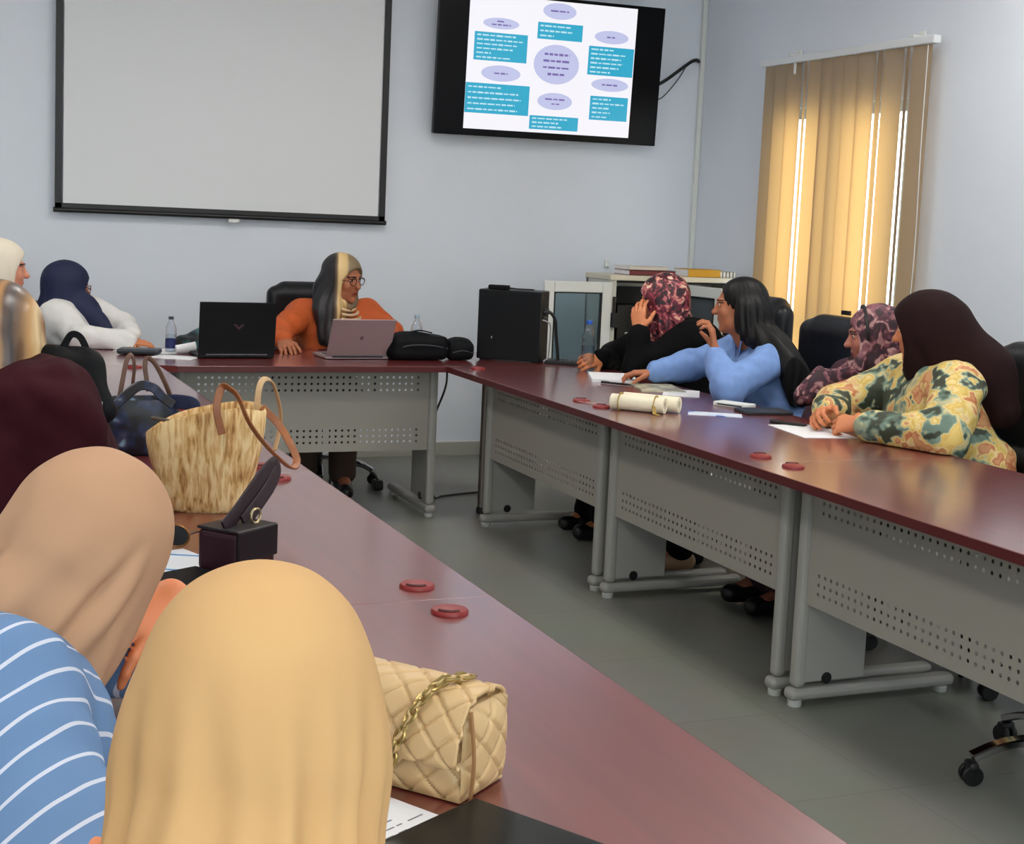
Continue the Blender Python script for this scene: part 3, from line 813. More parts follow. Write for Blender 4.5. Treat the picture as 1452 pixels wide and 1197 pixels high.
for y in (-.0385,): MB().box((0, y, .008), (.11, .002, .005)).build('band', M_dark, wc)
df = thing('folder', 'thin black folder lying by the table edge in front of the blue shirt', 'folder', (3.02, 4.72, TZ), math.radians(-8))
MB().box((0, 0, .006), (.19, .13, .012), bevel=.003).build('cover', M_dark, df)
ct = thing('white_cup', 'small white cup beside the elbow of the blue shirt', 'cup', (3.09, 5.13, TZ))
MB().lathe([(.001, 0), (.018, 0), (.024, .035), (.022, .035), (.016, .004), (.001, .004)], n=20).build('wall', M_white, ct)
sheet('white sheet under the clasped hands of the woman in floral blouse', (2.93, 4.26), (.3, .2), math.radians(82), lines=0)
pn = thing('pen', 'black pen lying on the white sheet before the clasped hands', 'pen', (2.925, 4.40, TZ+.008), math.radians(-52))
MB().tube([(-.07, 0, 0), (-.068, 0, 0), (.055, 0, 0), (.07, 0, 0)], [.0045, .006, .0055, .0012], n=10).build('barrel', M_black, pn)
MB().lathe([(.0075, -.02), (.0075, .02)], (0, 0, 0), 12).xf(Matrix.Translation((-.05, 0, 0)) @ Matrix.Rotation(PI/2, 4, 'Y')).build('cap', M_black, pn)

# ------------------------------------------------------------------ bags and papers on the left run
M_tan = mat('tan_leather', (146, 88, 50), .45, noise=.1, nscale=30)
def straw_material():
    m, nt, b = nodes_of('straw_weave')
    tc = nt.nodes.new('ShaderNodeTexCoord'); mp = nt.nodes.new('ShaderNodeMapping'); mp.inputs['Scale'].default_value = (60, 60, 9)
    n = nt.nodes.new('ShaderNodeTexNoise'); n.inputs['Scale'].default_value = 1.6; n.inputs['Detail'].default_value = 4; n.inputs['Distortion'].default_value = .5
    n2 = nt.nodes.new('ShaderNodeTexNoise'); n2.inputs['Scale'].default_value = 18
    ad = nt.nodes.new('ShaderNodeMath'); ad.operation = 'MULTIPLY_ADD'; ad.inputs[1].default_value = .35; 
    r = nt.nodes.new('ShaderNodeValToRGB'); cr = r.color_ramp; cr.elements.new(.5)
    for e, (p, c) in zip(cr.elements, ((.46, (150, 100, 52)), (.62, (214, 170, 108)), (.8, (240, 212, 158)))): e.position = p; e.color = (*lin(c), 1)
    nt.links.new(tc.outputs['Object'], mp.inputs['Vector']); nt.links.new(mp.outputs['Vector'], n.inputs['Vector']); nt.links.new(tc.outputs['Object'], n2.inputs['Vector'])
    nt.links.new(n2.outputs['Fac'], ad.inputs[0]); nt.links.new(n.outputs['Fac'], ad.inputs[2])
    nt.links.new(ad.outputs[0], r.inputs['Fac']); nt.links.new(r.outputs['Color'], b.inputs['Base Color'])
    bp = nt.nodes.new('ShaderNodeBump'); bp.inputs['Strength'].default_value = .7; bp.inputs['Distance'].default_value = .004
    nt.links.new(n.outputs['Fac'], bp.inputs['Height']); nt.links.new(bp.outputs['Normal'], b.inputs['Normal'])
    b.inputs['Roughness'].default_value = .75
    return m
M_straw = straw_material()
tb = thing('straw_bag', 'cream woven straw tote bag with tan leather handles on the left run', 'bag', (.632, 3.31, TZ))
def se(a, rx, ry, p=3.2):
    c, s = math.cos(a), math.sin(a)
    return rx*math.copysign(abs(c)**(2/p), c), ry*math.copysign(abs(s)**(2/p), s)
mb = MB(); rings = []; n = 56
prof = [(.004, .0), (.074, .0), (.088, .008), (.1, .04), (.114, .09), (.126, .14), (.132, .18), (.134, .215), (.131, .222), (.127, .215), (.12, .15), (.1, .06)]
Rz = Matrix.Rotation(math.radians(-20), 3, 'Z')
for (r, z) in prof:
    ring = []
    for i in range(n):
        a = 2*PI*i/n
        x, y = se(a, r, r*.56)
        fold = 1+.05*math.exp(-((a-4.95)/.12)**2)-.07*math.exp(-((a-5.25)/.2)**2)*(z/.2)
        dz = (.03*(x/.146)-.012*math.cos(a*2)) * (z/.215)**2
        ring.append(mb.bm.verts.new(Rz @ Vector((x*fold, y*fold, z+dz))))
    rings.append(ring)
for a, b in zip(rings, rings[1:]):
    for i in range(n): mb.bm.faces.new((a[i], a[(i+1) % n], b[(i+1) % n], b[i]))
mb.bm.faces.new(rings[0][::-1]); mb.bm.faces.new(rings[-1])
mb.build('body', M_straw, tb)
def loc_(pts, o): return [tuple(np.array(p)-np.array(o)) for p in pts]
O3 = (.64, 3.31, TZ)
MB().tube(spline(loc_(STRAP_A, O3), 8), 0, flat=(.017, .0045), up=(0, 1, 0)).build('handle', M_tan, tb)
MB().tube(spline(loc_(STRAP_B, O3), 8), 0, flat=(.014, .0045), up=(0, 1, 0)).build('handle', mat('tan_leather_pale', (196, 160, 116), .45), tb)
MB().tube(spline([(-.12, .02, .212), (-.05, -.03, .206), (.04, -.06, .215), (.09, -.05, .226)], 8), .0045, n=6).build('rim_piping', mat('rim_dark', (70, 56, 44), .5), tb)

# dark patterned tote behind it
dt = thing('handbag', 'dark navy patterned tote with brown handles behind the straw bag', 'bag', (.6, 4.1, TZ))
M_pat = ramp_mat('dark_print', [(0, (8, 9, 14)), (.48, (12, 15, 26)), (.58, (22, 36, 70)), (.66, (56, 54, 76)), (.78, (150, 190, 214))], 'noise', scale=24, distort=.2, rough=.35, detail=1.)
mb = MB(); rings = []; n = 40
for (r, z) in ((.004, 0), (.085, 0), (.097, .01), (.105, .06), (.106, .1), (.1, .14), (.09, .156), (.085, .15), (.09, .08)):
    ring = []
    for i in range(n):
        x, y = se(2*PI*i/n, r, r*.6, 3.)
        ring.append(mb.bm.verts.new((x, y, z)))
    rings.append(ring)
for a, b in zip(rings, rings[1:]):
    for i in range(n): mb.bm.faces.new((a[i], a[(i+1) % n], b[(i+1) % n], b[i]))
mb.bm.faces.new(rings[0][::-1]); mb.bm.faces.new(rings[-1])
mb.build('body', M_pat, dt)
MB().tube(spline([(-.075, -.05, .14), (-.045, -.05, .172), (-.01, -.05, .196), (.025, -.05, .19), (.05, -.05, .165), (.08, -.05, .142)], 8), 0, flat=(.026, .012), up=(0, 1, 0)).build('grab_handle', M_pat, dt)
M_brown = mat('brown_leather', (92, 60, 44), .45)
MB().tube(spline([(-.06, .0, .15), (-.05, .01, .2), (-.035, .03, .26), (-.02, .04, .27), (-.015, .035, .24), (-.02, .03, .17)], 8), 0, flat=(.013, .005), up=(0, 1, 0)).build('handle', M_brown, dt)
MB().tube(spline([(.025, .03, .17), (.015, .035, .235), (.02, .04, .262), (.04, .03, .25), (.065, .01, .2), (.085, .0, .15)], 8), 0, flat=(.013, .005), up=(0, 1, 0)).build('handle', M_brown, dt)
MB().tube(spline([(.05, -.02, .145), (.09, -.04, .15), (.13, -.06, .145), (.135, -.06, .12)], 8), 0, flat=(.04, .008), up=(0, 1, 0)).build('navy_flap', mat('navy_cloth', (24, 34, 66), .7), dt)
MB().box((-.108, 0, .075), (.012, .1, .13), bevel=.005).build('gusset', M_blk, dt)

# small plum shoulder bag
M_plum = mat('plum_leather', (44, 14, 26), .45, spec=.3, noise=.1, nscale=12)
sb = thing('shoulder_bag', 'small plum leather shoulder bag with looped strap in front of the straw bag', 'bag', (.585, 2.735, TZ), math.radians(38))
MB().box((0, 0, .045), (.12, .1, .088), bevel=.014, seg=3).build('body', M_plum, sb)
MB().box((.0, -.05, .06), (.118, .008, .062), bevel=.004).box((0, -.0, .0885), (.118, .1, .006), bevel=.0025).build('flap', mat('plum_dark', (18, 8, 13), .4, spec=.3), sb)
MB().tube([(.03+.014*math.cos(a), -.02, .105+.014*math.sin(a)) for a in np.linspace(0, 2*PI, 19)[:-1]], .0028, n=6, closed=True).build('ring', mat('pale_gold', (200, 180, 140), .25, metal=.9), sb)
st = thing
so = MB().tube(spline(STRAP_P, 8), 0, flat=(.03, .005), up=(.3, -.9, 0)); 
so.xf(Matrix.Rotation(-math.radians(38), 4, 'Z') @ Matrix.Translation((-.585, -2.735, -TZ)))
so.build('strap', mat('plum_strap', (34, 16, 26), .45, spec=.3), sb)
sg = thing('sunglasses', 'dark sunglasses with gold rim lying beside the straw bag', 'glasses', (.478, 2.955, TZ), math.radians(-30))
for x in (-.032, .032):
    l = MB().tube([(x+.026*math.cos(a), 0, .026+.022*math.sin(a)) for a in np.linspace(0, 2*PI, 25)[:-1]], .0025, n=6, closed=True); l.build('rim', mat('gold_rim', (150, 104, 60), .35, metal=.7), sg)
    MB().lathe([(.001, 0), (.0255, 0), (.0255, .0015)], (0, 0, 0), 24).xf(Matrix.Translation((x, 0, .026)) @ Matrix.Rotation(PI/2, 4, 'X') @ Matrix.Scale(.86, 4, (0, 1, 0))).build('lens', M_black, sg)
    MB().tube(spline([(x*1.8, 0, .03), (x*1.85, .06, .024), (x*1.8, .11, .006)], 6), .002, n=6).build('temple', M_black, sg)
sheet('white brochure with blue panel lying left of the plum bag', (.475, 2.82), (.15, .17), math.radians(20), m=ramp_mat('brochure_print', [(0, (228, 232, 240)), (.42, (214, 224, 240)), (.5, (70, 140, 196)), (.62, (84, 150, 204)), (.66, (226, 230, 240))], 'wave', scale=2.1, distort=.3, direction='DIAGONAL', rough=.4, constant=True), name='brochure', cat='brochure', th=.002)
nb = thing('notebook', 'black covered notebook lying in front of the brochure', 'notebook', (.46, 2.64, TZ), math.radians(28))
MB().box((0, 0, .007), (.17, .12, .014), bevel=.003).build('cover', M_blk, nb)
MB().box((0, -.0605, .007), (.16, .002, .009)).build('page_edge', mat('page_maroon', (110, 40, 56), .6), nb)

# quilted bag and papers in front
qd = math.atan2(-.78, .62)
M_quilt = mat('beige_quilted_leather', (206, 172, 124), .42, noise=.05, nscale=10)
qb = thing('handbag', 'beige quilted handbag with woven chain strap in the foreground', 'bag', (.566, 1.688, TZ), qd)
# local x along the front (towards the near right end), local -y is the front face
QL, QD, QH = .26, .103, .116
def quilt_off(u, v, s=.047):
    a = abs(((u+v)/s) % 1-.5)*2; b_ = abs(((u-v)/s) % 1-.5)*2
    return -.0045*(max(0, 1-(1-a)/.3)**2)-.0045*(max(0, 1-(1-b_)/.3)**2)
def quilted(mb, P0, U, Vv, nrm, nu, nv, bulge=.012, q=1.):
    P0, U, Vv, nrm = map(lambda t_: np.array(t_, float), (P0, U, Vv, nrm)); lu, lv = np.linalg.norm(U), np.linalg.norm(Vv)
    rows = []
    for i in range(nu+1):
        row = []
        for j in range(nv+1):
            a, b_ = i/nu, j/nv
            off = bulge*(1-(2*a-1)**4)*(1-(2*b_-1)**4)+q*quilt_off(a*lu, b_*lv)
            row.append(tuple(P0+U*a+Vv*b_+nrm*off))
        rows.append(row)
    mb.grid(rows)
mb = MB()
x0, x1 = -QL+.13, .13
quilted(mb, (x0, -QD/2, .002), (QL, 0, 0), (0, .012, QH), (0, -1, 0), 90, 44)
quilted(mb, (x0, QD/2, .002), (QL, 0, 0), (0, -.012, QH), (0, 1, 0), 60, 30)
quilted(mb, (x1, -QD/2, .002), (0, QD, 0), (0, 0, QH*.98), (1, 0, 0), 40, 44, bulge=.016)
quilted(mb, (x0, -QD/2, .002), (0, QD, 0), (0, 0, QH*.98), (-1, 0, 0), 30, 30, bulge=.016)
quilted(mb, (x0, -QD/2, .002), (QL, 0, 0), (0, QD, 0), (0, 0, -1), 30, 12, bulge=.001, q=0)
quilted(mb, (x0, -QD/2+.012, QH), (QL, 0, 0), (0, QD-.024, 0), (0, 0, 1), 40, 16, bulge=.004, q=.3)
mb.build('body', M_quilt, qb)
mb = MB()
# the flap folds over the front
prof = [(QD/2-.004, QH*.75), (QD/2-.002, QH*.95), (.03, QH+.012), (0, QH+.016), (-.035, QH+.012), (-QD/2-.004, QH*.93), (-QD/2-.017, QH*.7), (-QD/2-.022, QH*.5), (-QD/2-.02, QH*.42)]
pp = spline([(0, y, z) for y, z in prof], 12); L_ = 0; rows = []
cum = [0]
for a, b_ in zip(pp, pp[1:]): cum.append(cum[-1]+math.dist(a, b_))
nu = 140
for i in range(nu+1):
    row = []
    for k, (px_, y, z) in enumerate(pp):
        u = x0-.004+(QL+.008)*i/nu
        t0 = np.array(pp[min(k+1, len(pp)-1)])-np.array(pp[max(k-1, 0)]); nn = np.array([0, -t0[2], t0[1]])/np.linalg.norm(t0); nn = -nn if nn[2] < 0 or (abs(nn[2]) < .3 and nn[1] > 0 and y < 0) else nn
        if y < -QD/2 and nn[1] > 0: nn = -nn
        off = quilt_off(u-x0, cum[k])
        row.append((u, y+nn[1]*off, z+nn[2]*off))
    rows.append(row)
mb.grid(rows)
o = mb.build('flap', M_quilt, qb)
sm = o.modifiers.new('thick', 'SOLIDIFY'); sm.thickness = .005; sm.offset = -1
MB().box((.012, -QD/2-.024, QH*.44), (.026, .008, .02), bevel=.004).build('clasp', mat('dark_metal', (60, 54, 50), .25, metal=.9), qb)
MB().tube(spline([(x1+.012, -QD/2+.004, .006), (x1+.016, -QD/2+.002, .06), (x1+.006, -QD/2+.008, QH-.002)], 6), .0028, n=6).build('piping', mat('piping_tan', (150, 108, 66), .5), qb)
ch = spline([(.098, .012, QH+.02), (.085, -.03, QH+.022), (.072, -.06, QH*1.0), (.062, -.081, QH*.72), (.055, -.089, QH*.42), (.05, -.093, QH*.15), (.048, -.096, .008), (.03, -.105, .006)], 10)
lk = None; acc = 0
M_link = mat('dull_gold', (170, 146, 92), .3, metal=.85); M_weave = mat('woven_leather', (196, 166, 116), .5)
mbk, mbw = MB(), MB(); cum = 0; last = -1; idx_ = 0
for a, b_ in zip(ch, ch[1:]):
    cum += math.dist(a, b_)
    if cum-last > .0115:
        last = cum; A, B = Vector(a), Vector(b_); T_ = (B-A).normalized()
        S = Vector((1, 0, 0)) if idx_ % 2 == 0 else T_.cross(Vector((1, 0, 0))).normalized()
        S = (S-T_*S.dot(T_)).normalized(); idx_ += 1
        mbk.tube([A+T_*.0105*math.cos(t_)+S*.0062*math.sin(t_) for t_ in np.linspace(0, 2*PI, 15)[:-1]], .0021, n=6, closed=True)
cs = MB().tube([tuple(np.array(p)+np.array([.0025*math.sin(i*1.3), 0, 0])) for i, p in enumerate(ch)], 0, flat=(.0085, .004), up=(1, 0, 0))
cho = mbk.build('chain_strap', M_link, qb); cs.build('woven_leather', M_weave, cho)
sheet('white handwritten sheet under the chain of the quilted handbag', (.59-.5*.105-.866*.148, 1.5+.866*.105-.5*.148), (.297, .21), math.atan2(.5, .866), lines=11)
bt = thing('tablet', 'black tablet at the bottom edge in front of the white sheet', 'tablet', (.6-.45*.14+.57*.1-.045, 1.487-.89*.0-.45*.14-.82*.1+.04, TZ+.002), math.atan2(.5, .866))
MB().box((0, 0, .008), (.28, .2, .012), bevel=.004).build('case', mat('tablet_black', (12, 13, 15), .45, spec=.3), bt)
MB().box((0, 0, .0145), (.26, .18, .001)).build('screen', mat('tablet_glass', (16, 20, 20), .3, spec=.2), bt)

# ------------------------------------------------------------------ cabinet, things on it
CX0, CX1, CY, CD, CH_ = 3.72, 4.60, 7.5, .32, 1.12
cb = thing('cabinet', 'low white metal cabinet with its glazed doors open in the corner by the blind', 'cabinet', (CX0, CY, 0))
M_cab = mat('cabinet_white', (206, 208, 200), .4)
w = CX1-CX0
f = MB(); f.box((.02, CD/2, CH_/2), (.04, CD, CH_)); f.box((w-.02, CD/2, CH_/2), (.04, CD, CH_)); f.box((w/2, CD-.01, CH_/2), (w, .02, CH_)); f.box((w/2, CD/2, .03), (w, CD, .06))
f.build('carcass', M_cab, cb, smooth=False)
MB().box((w/2, CD/2-.01, CH_+.012), (w+.02, CD+.02, .03), bevel=.004).build('top_board', mat('cabinet_top', (214, 208, 190), .45), cb)
MB().box((w/2, CD/2, CH_/2), (w-.085, CD-.06, CH_-.07)).build('dark_contents', mat('cabinet_inside', (16, 17, 20), .6), cb, smooth=False) if False else None
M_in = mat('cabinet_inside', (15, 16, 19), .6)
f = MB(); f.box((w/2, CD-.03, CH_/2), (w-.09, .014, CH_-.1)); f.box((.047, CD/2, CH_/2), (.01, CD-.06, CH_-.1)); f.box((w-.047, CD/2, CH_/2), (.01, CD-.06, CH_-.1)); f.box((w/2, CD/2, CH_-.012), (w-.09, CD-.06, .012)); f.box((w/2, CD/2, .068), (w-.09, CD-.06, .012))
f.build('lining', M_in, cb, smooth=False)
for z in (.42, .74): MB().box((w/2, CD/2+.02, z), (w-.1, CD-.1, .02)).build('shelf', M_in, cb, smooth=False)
M_cglass = glass_tint = clear_mat('cabinet_glass', (.55, .66, .68), .45)
def cab_door(px_, py_, ang, side, gm, nm):
    W, H = .42, 1.06
    M = Matrix.Translation((px_, py_, .045)) @ Matrix.Rotation(ang, 4, 'Z')
    f = MB(); s = side
    f.box((s*.03, 0, H/2), (.06, .024, H), bevel=.003); f.box((s*(W-.03), 0, H/2), (.06, .024, H), bevel=.003)
    f.box((s*W/2, 0, H-.03), (W-.12, .024, .06), bevel=.003); f.box((s*W/2, 0, .03), (W-.12, .024, .06), bevel=.003)
    d = f.xf(M).build('door', mat('door_frame_white', (222, 226, 224), .35), cb)
    MB().box((s*W/2, 0, H/2), (W-.11, .008, H-.11)).xf(M).build('glass', gm, d, smooth=False)
    b = MB()
    for (a, b0, c, d0) in ((W/2, H-.0635, W-.12, .007), (W/2, .0635, W-.12, .007)): b.box((s*a, 0, b0), (c, .027, d0))
    for xx in (.0635, W-.0635): b.box((s*xx, 0, H/2), (.007, .027, H-.12))
    b.xf(M).build('gasket', M_black, d, smooth=False)
    MB().box((s*(.045 if side < 0 else W-.03), .03, .75), (.02, .04, .1), bevel=.004).xf(M).build('handle', M_black, d)
    return d
cab_door(.0, -.016, 0, -1, M_cglass, 0)
cab_door(.43, -.02, math.radians(-82), 1, mat('smoked_glass', (86, 92, 98), .15), 1)
MB().box((.43, .02, CH_/2), (.03, .03, CH_-.1)).build('post', M_cab, cb, smooth=False)
def book(label, c, size, rz, m, z):
    t = thing('book', label, 'book', (c[0], c[1], z), rz)
    MB().box((0, 0, size[2]/2), (size[0]-.006, size[1]-.006, size[2]-.004)).build('pages', M_paper, t, smooth=False)
    f = MB(); f.box((0, 0, .0015), (size[0], size[1], .003)); f.box((0, 0, size[2]-.0015), (size[0], size[1], .003)); f.box((0, -size[1]/2+.0015, size[2]/2), (size[0], .003, size[2]))
    f.build('cover', m, t, smooth=False)
    return t
zt = CH_+.0275
book('flat mustard yellow book on the right of the cabinet top', (4.34, 7.60), (.22, .17, .045), .03, mat('book_yellow', (206, 152, 28), .5), zt)
book('white book with dark spine marks on the right end of the cabinet top', (4.52, 7.65), (.12, .2, .034), -.1, ramp_mat('book_white_print', [(0, (60, 60, 66)), (.2, (226, 222, 212))], 'wave', scale=14, distort=.5, rough=.5, constant=True), zt)
book('dark red book lying behind the patterned headscarf on the cabinet top', (4.0, 7.62), (.3, .2, .03), 0, mat('book_red', (112, 44, 48), .5), zt)
book('white covered book lying on the dark red book', (3.98, 7.63), (.26, .18, .02), .05, mat('book_cream', (222, 214, 204), .5), zt+.031)
hk = thing('wall_hook', 'small white hook on the back wall above the open cabinet door', 'hook', (4.03, BY-.012, 1.19))
MB().box((0, 0, 0), (.03, .012, .05), bevel=.003).box((0, -.015, -.015), (.012, .03, .012), bevel=.003).build('plate', M_white, hk)
bx_ = thing('socket_box', 'black lock box fixed on the left edge of the white cabinet', 'box', (3.745, 7.482, .89))
bx_ = bx_
MB().box((0, -.012, 0), (.045, .03, .085), bevel=.004).build('shell', M_black, bx_)
MB().box((-.01, -.012, .085), (.014, .014, .1), bevel=.003).build('shackle', M_black, bx_)
fb = thing('box_file', 'black box file with white label on the cabinet shelf', 'box', (3.93, 7.67, .7505))
MB().box((0, 0, .11), (.24, .2, .22), bevel=.004).build('box', M_black, fb)
MB().box((-.02, -.1012, .04), (.09, .001, .045)).build('sticker', M_white, fb, smooth=False)

# cables on the floor
tag(MB().tube(spline([(2.47, 6.75, .72), (2.47, 6.755, .6), (2.42, 6.79, .42), (2.42, 6.83, .28), (2.44, 6.87, .12), (2.485, 6.905, .012), (2.55, 6.95, .007), (2.7, 7.0, .007), (2.9, 7.03, .007), (3.1, 7.06, .007)], 8), .0055).build('floor_cable', M_black), 'black cable dropping from the corner section to the floor and running right', 'cable')
pc = thing('power_plug', 'black power plug and lead hanging near the feet under the head table', 'plug', (2.27, 7.19, 0))
MB().box((0, 0, .03), (.05, .07, .055), bevel=.012, seg=3).build('body', M_black, pc)
MB().tube(spline([(0, -.01, .055), (-.04, -.02, .1), (-.1, -.04, .135), (-.18, -.06, .15), (-.26, -.08, .16), (-.3, -.08, .008), (-.4, 0, .008)], 8), .006).build('lead', M_black, pc)
# ------------------------------------------------------------------ office chairs
M_leather = mat('black_leather', (12, 14, 20), .4, spec=.4, bump=.3, bscale=90)
def make_chair(label, loc, facing, low=0.):
    """facing: bearing (deg, 0 = towards the back wall, 90 = towards the window) the sitter looks"""
    t = thing('office_chair', label, 'chair', loc, -math.radians(facing))
    v = Vol((-.34, -.42, .4), (.34, -.05, 1.2), .008)
    zt = 1.06-low
    v.rbox((0, -.27, zt-.19), (.245, .05, .19), .05, k=.03)
    v.rbox((0, -.235, zt-.47), (.235, .055, .12), .05, k=.02)
    v.rbox((0, -.285, zt-.03), (.17, .045, .055), .045, k=.05)
    v.cone((-.06, -.33, .46), (-.06, -.33, zt-.2), .03, .03); v.cone((.06, -.33, .46), (.06, -.33, zt-.2), .03, .03)
    V, Q = v.mesh(2)
    V[:, 1] += .25*V[:, 0]**2*1.2
    b = nmesh('backrest', V, Q, M_leather, t)
    for z in (zt-.14, zt-.345): MB().tube(spline([(-.225, -.222+.0, z), (-.1, -.226, z), (.1, -.226, z), (.225, -.222, z)], 5), .004, n=6).build('seam', M_black, b)
    v = Vol((-.3, -.3, .36), (.3, .32, .56), .01)
    v.rbox((0, 0, .455), (.25, .25, .055), .05); v.ell((0, .2, .46), (.24, .08, .045), k=.04)
    V, Q = v.mesh(2); nmesh('seat', V, Q, M_leather, t)
    for s in (-1, 1):
        MB().tube(spline([(s*.24, .1, .43), (s*.29, .12, .5), (s*.295, .12, .62), (s*.29, .02, .665), (s*.29, -.12, .66), (s*.27, -.24, .62)], 7), 0, flat=(.045, .03), up=(1, 0, 0)).build('armrest', M_black, t)
    MB().lathe([(.03, .07), (.03, .3), (.022, .3), (.022, .42)], n=16).build('gas_post', M_black, t)
    for k in range(5):
        a = 2*PI*k/5+LEGROT
        M = Matrix.Rotation(a, 4, 'Z')
        l = MB().tube(spline([(.02, 0, .13), (.15, 0, .125), (.25, 0, .11), (.33, 0, .075)], 6), 0, flat=(.04, .022)).xf(M)
        lo = l.build('leg', M_chrome, t)
        w = MB()
        for y in (-.014, .014): w.lathe([(.012, -.009), (.026, -.009), (.028, -.006), (.028, .006), (.026, .009), (.012, .009)], n=16, M=Matrix.Translation((.33, y, .028)) @ Matrix.Rotation(PI/2, 4, 'X'))
        w.box((.33, 0, .05), (.03, .05, .03), bevel=.01)
        w.xf(M).build('castor', M_black, lo)
    return t
LEGROT = 0.
c0_ = make_chair('black leather chair whose chrome foot and castor show at the bottom right', (2.934, 2.868, 0), -90)
def chair(label, loc, facing, sz=1.):
    c = copy_tree(c0_); c.location = loc; c.rotation_euler = (0, 0, -math.radians(facing)); c['label'] = label; c.pop('group', None); c.scale = (1, 1, sz); return c
CHAIRS = True
chair('black leather chair behind the woman in the orange blouse', (2.04, 7.55, .0), 176).scale = (.92, 1, .965)
chair('black leather chair between the long dark hair and the glowing blind', (3.44, 5.86, 0), -90, 1.045)
chair('black leather chair right of the blue shirt, in front of the blind', (3.46, 5.27, 0), -90)
chair('black leather chair of the woman in the purple scarf, hidden behind the dark brown veil', (3.52, 4.60, 0), -90, .88)
chair('black leather chair behind the floral blouse at the right edge', (3.43, 4.00, 0), -90)
chair('empty black leather chair by the window wall past the floral blouse', (3.47, 3.43, 0), -90)
for (x, y, f, lb) in ((.62, 7.62, 172, 'chair under the woman in white blouse and navy headscarf'), (-.12, 6.5, 90, 'chair under the woman in the white headscarf'), (-.2, 3.0, 80, 'chair under the woman in the maroon garment'), (-.22, 1.72, 80, 'chair under the woman in the blue striped shirt'), (-.2, .98, 80, 'chair under the woman in the golden headscarf')):
    chair('black leather '+lb, (x, y, 0), f, .84)

# ------------------------------------------------------------------ people
def grad_mat(name, stops, normal, lo, hi, rough=.6, sheen=0., wob=0.):
    if name in MATS: return MATS[name]
    m, nt, b = nodes_of(name); b.inputs['Roughness'].default_value = rough; b.inputs['Sheen Weight'].default_value = sheen
    tc = nt.nodes.new('ShaderNodeTexCoord'); dp = nt.nodes.new('ShaderNodeVectorMath'); dp.operation = 'DOT_PRODUCT'; dp.inputs[1].default_value = normal
    mr = nt.nodes.new('ShaderNodeMapRange'); mr.inputs['From Min'].default_value = lo; mr.inputs['From Max'].default_value = hi
    r = nt.nodes.new('ShaderNodeValToRGB')
    nt.links.new(tc.outputs['Object'], dp.inputs[0])
    src = dp.outputs['Value']
    if wob:
        n = nt.nodes.new('ShaderNodeTexNoise'); n.inputs['Scale'].default_value = 7; a = nt.nodes.new('ShaderNodeMath'); a.operation = 'MULTIPLY_ADD'; a.inputs[1].default_value = wob
        nt.links.new(tc.outputs['Object'], n.inputs['Vector']); nt.links.new(n.outputs['Fac'], a.inputs[0]); nt.links.new(src, a.inputs[2]); src = a.outputs[0]
    nt.links.new(src, mr.inputs['Value']); nt.links.new(mr.outputs['Result'], r.inputs['Fac']); nt.links.new(r.outputs['Color'], b.inputs['Base Color'])
    cr = r.color_ramp
    while len(cr.elements) < len(stops): cr.elements.new(.5)
    for e, (p, c) in zip(cr.elements, stops): e.position = p; e.color = (*lin(c), 1)
    return m
def stripe_mat(name, base, stripe, normal, period, frac, rough=.7, wob=.01, soft=False, stops=None):
    if name in MATS: return MATS[name]
    m, nt, b = nodes_of(name); b.inputs['Roughness'].default_value = rough
    tc = nt.nodes.new('ShaderNodeTexCoord'); dp = nt.nodes.new('ShaderNodeVectorMath'); dp.operation = 'DOT_PRODUCT'; dp.inputs[1].default_value = [x/period for x in normal]
    n = nt.nodes.new('ShaderNodeTexNoise'); n.inputs['Scale'].default_value = 5
    a = nt.nodes.new('ShaderNodeMath'); a.operation = 'MULTIPLY_ADD'; a.inputs[1].default_value = wob/period
    fr = nt.nodes.new('ShaderNodeMath'); fr.operation = 'FRACT'
    r = nt.nodes.new('ShaderNodeValToRGB'); cr = r.color_ramp; cr.interpolation = 'LINEAR' if soft else 'CONSTANT'
    cr.elements[0].position = 0; cr.elements[0].color = (*lin(stripe), 1); cr.elements[1].position = frac; cr.elements[1].color = (*lin(base), 1)
    if stops:
        while len(cr.elements) < len(stops): cr.elements.new(.5)
        for e, (p_, c_) in zip(cr.elements, stops): e.position = p_; e.color = (*lin(c_), 1)
    nt.links.new(tc.outputs['Object'], dp.inputs[0]); nt.links.new(tc.outputs['Object'], n.inputs['Vector']); nt.links.new(n.outputs['Fac'], a.inputs[0]); nt.links.new(dp.outputs['Value'], a.inputs[2])
    nt.links.new(a.outputs[0], fr.inputs[0]); nt.links.new(fr.outputs[0], r.inputs['Fac']); nt.links.new(r.outputs['Color'], b.inputs['Base Color'])
    return m
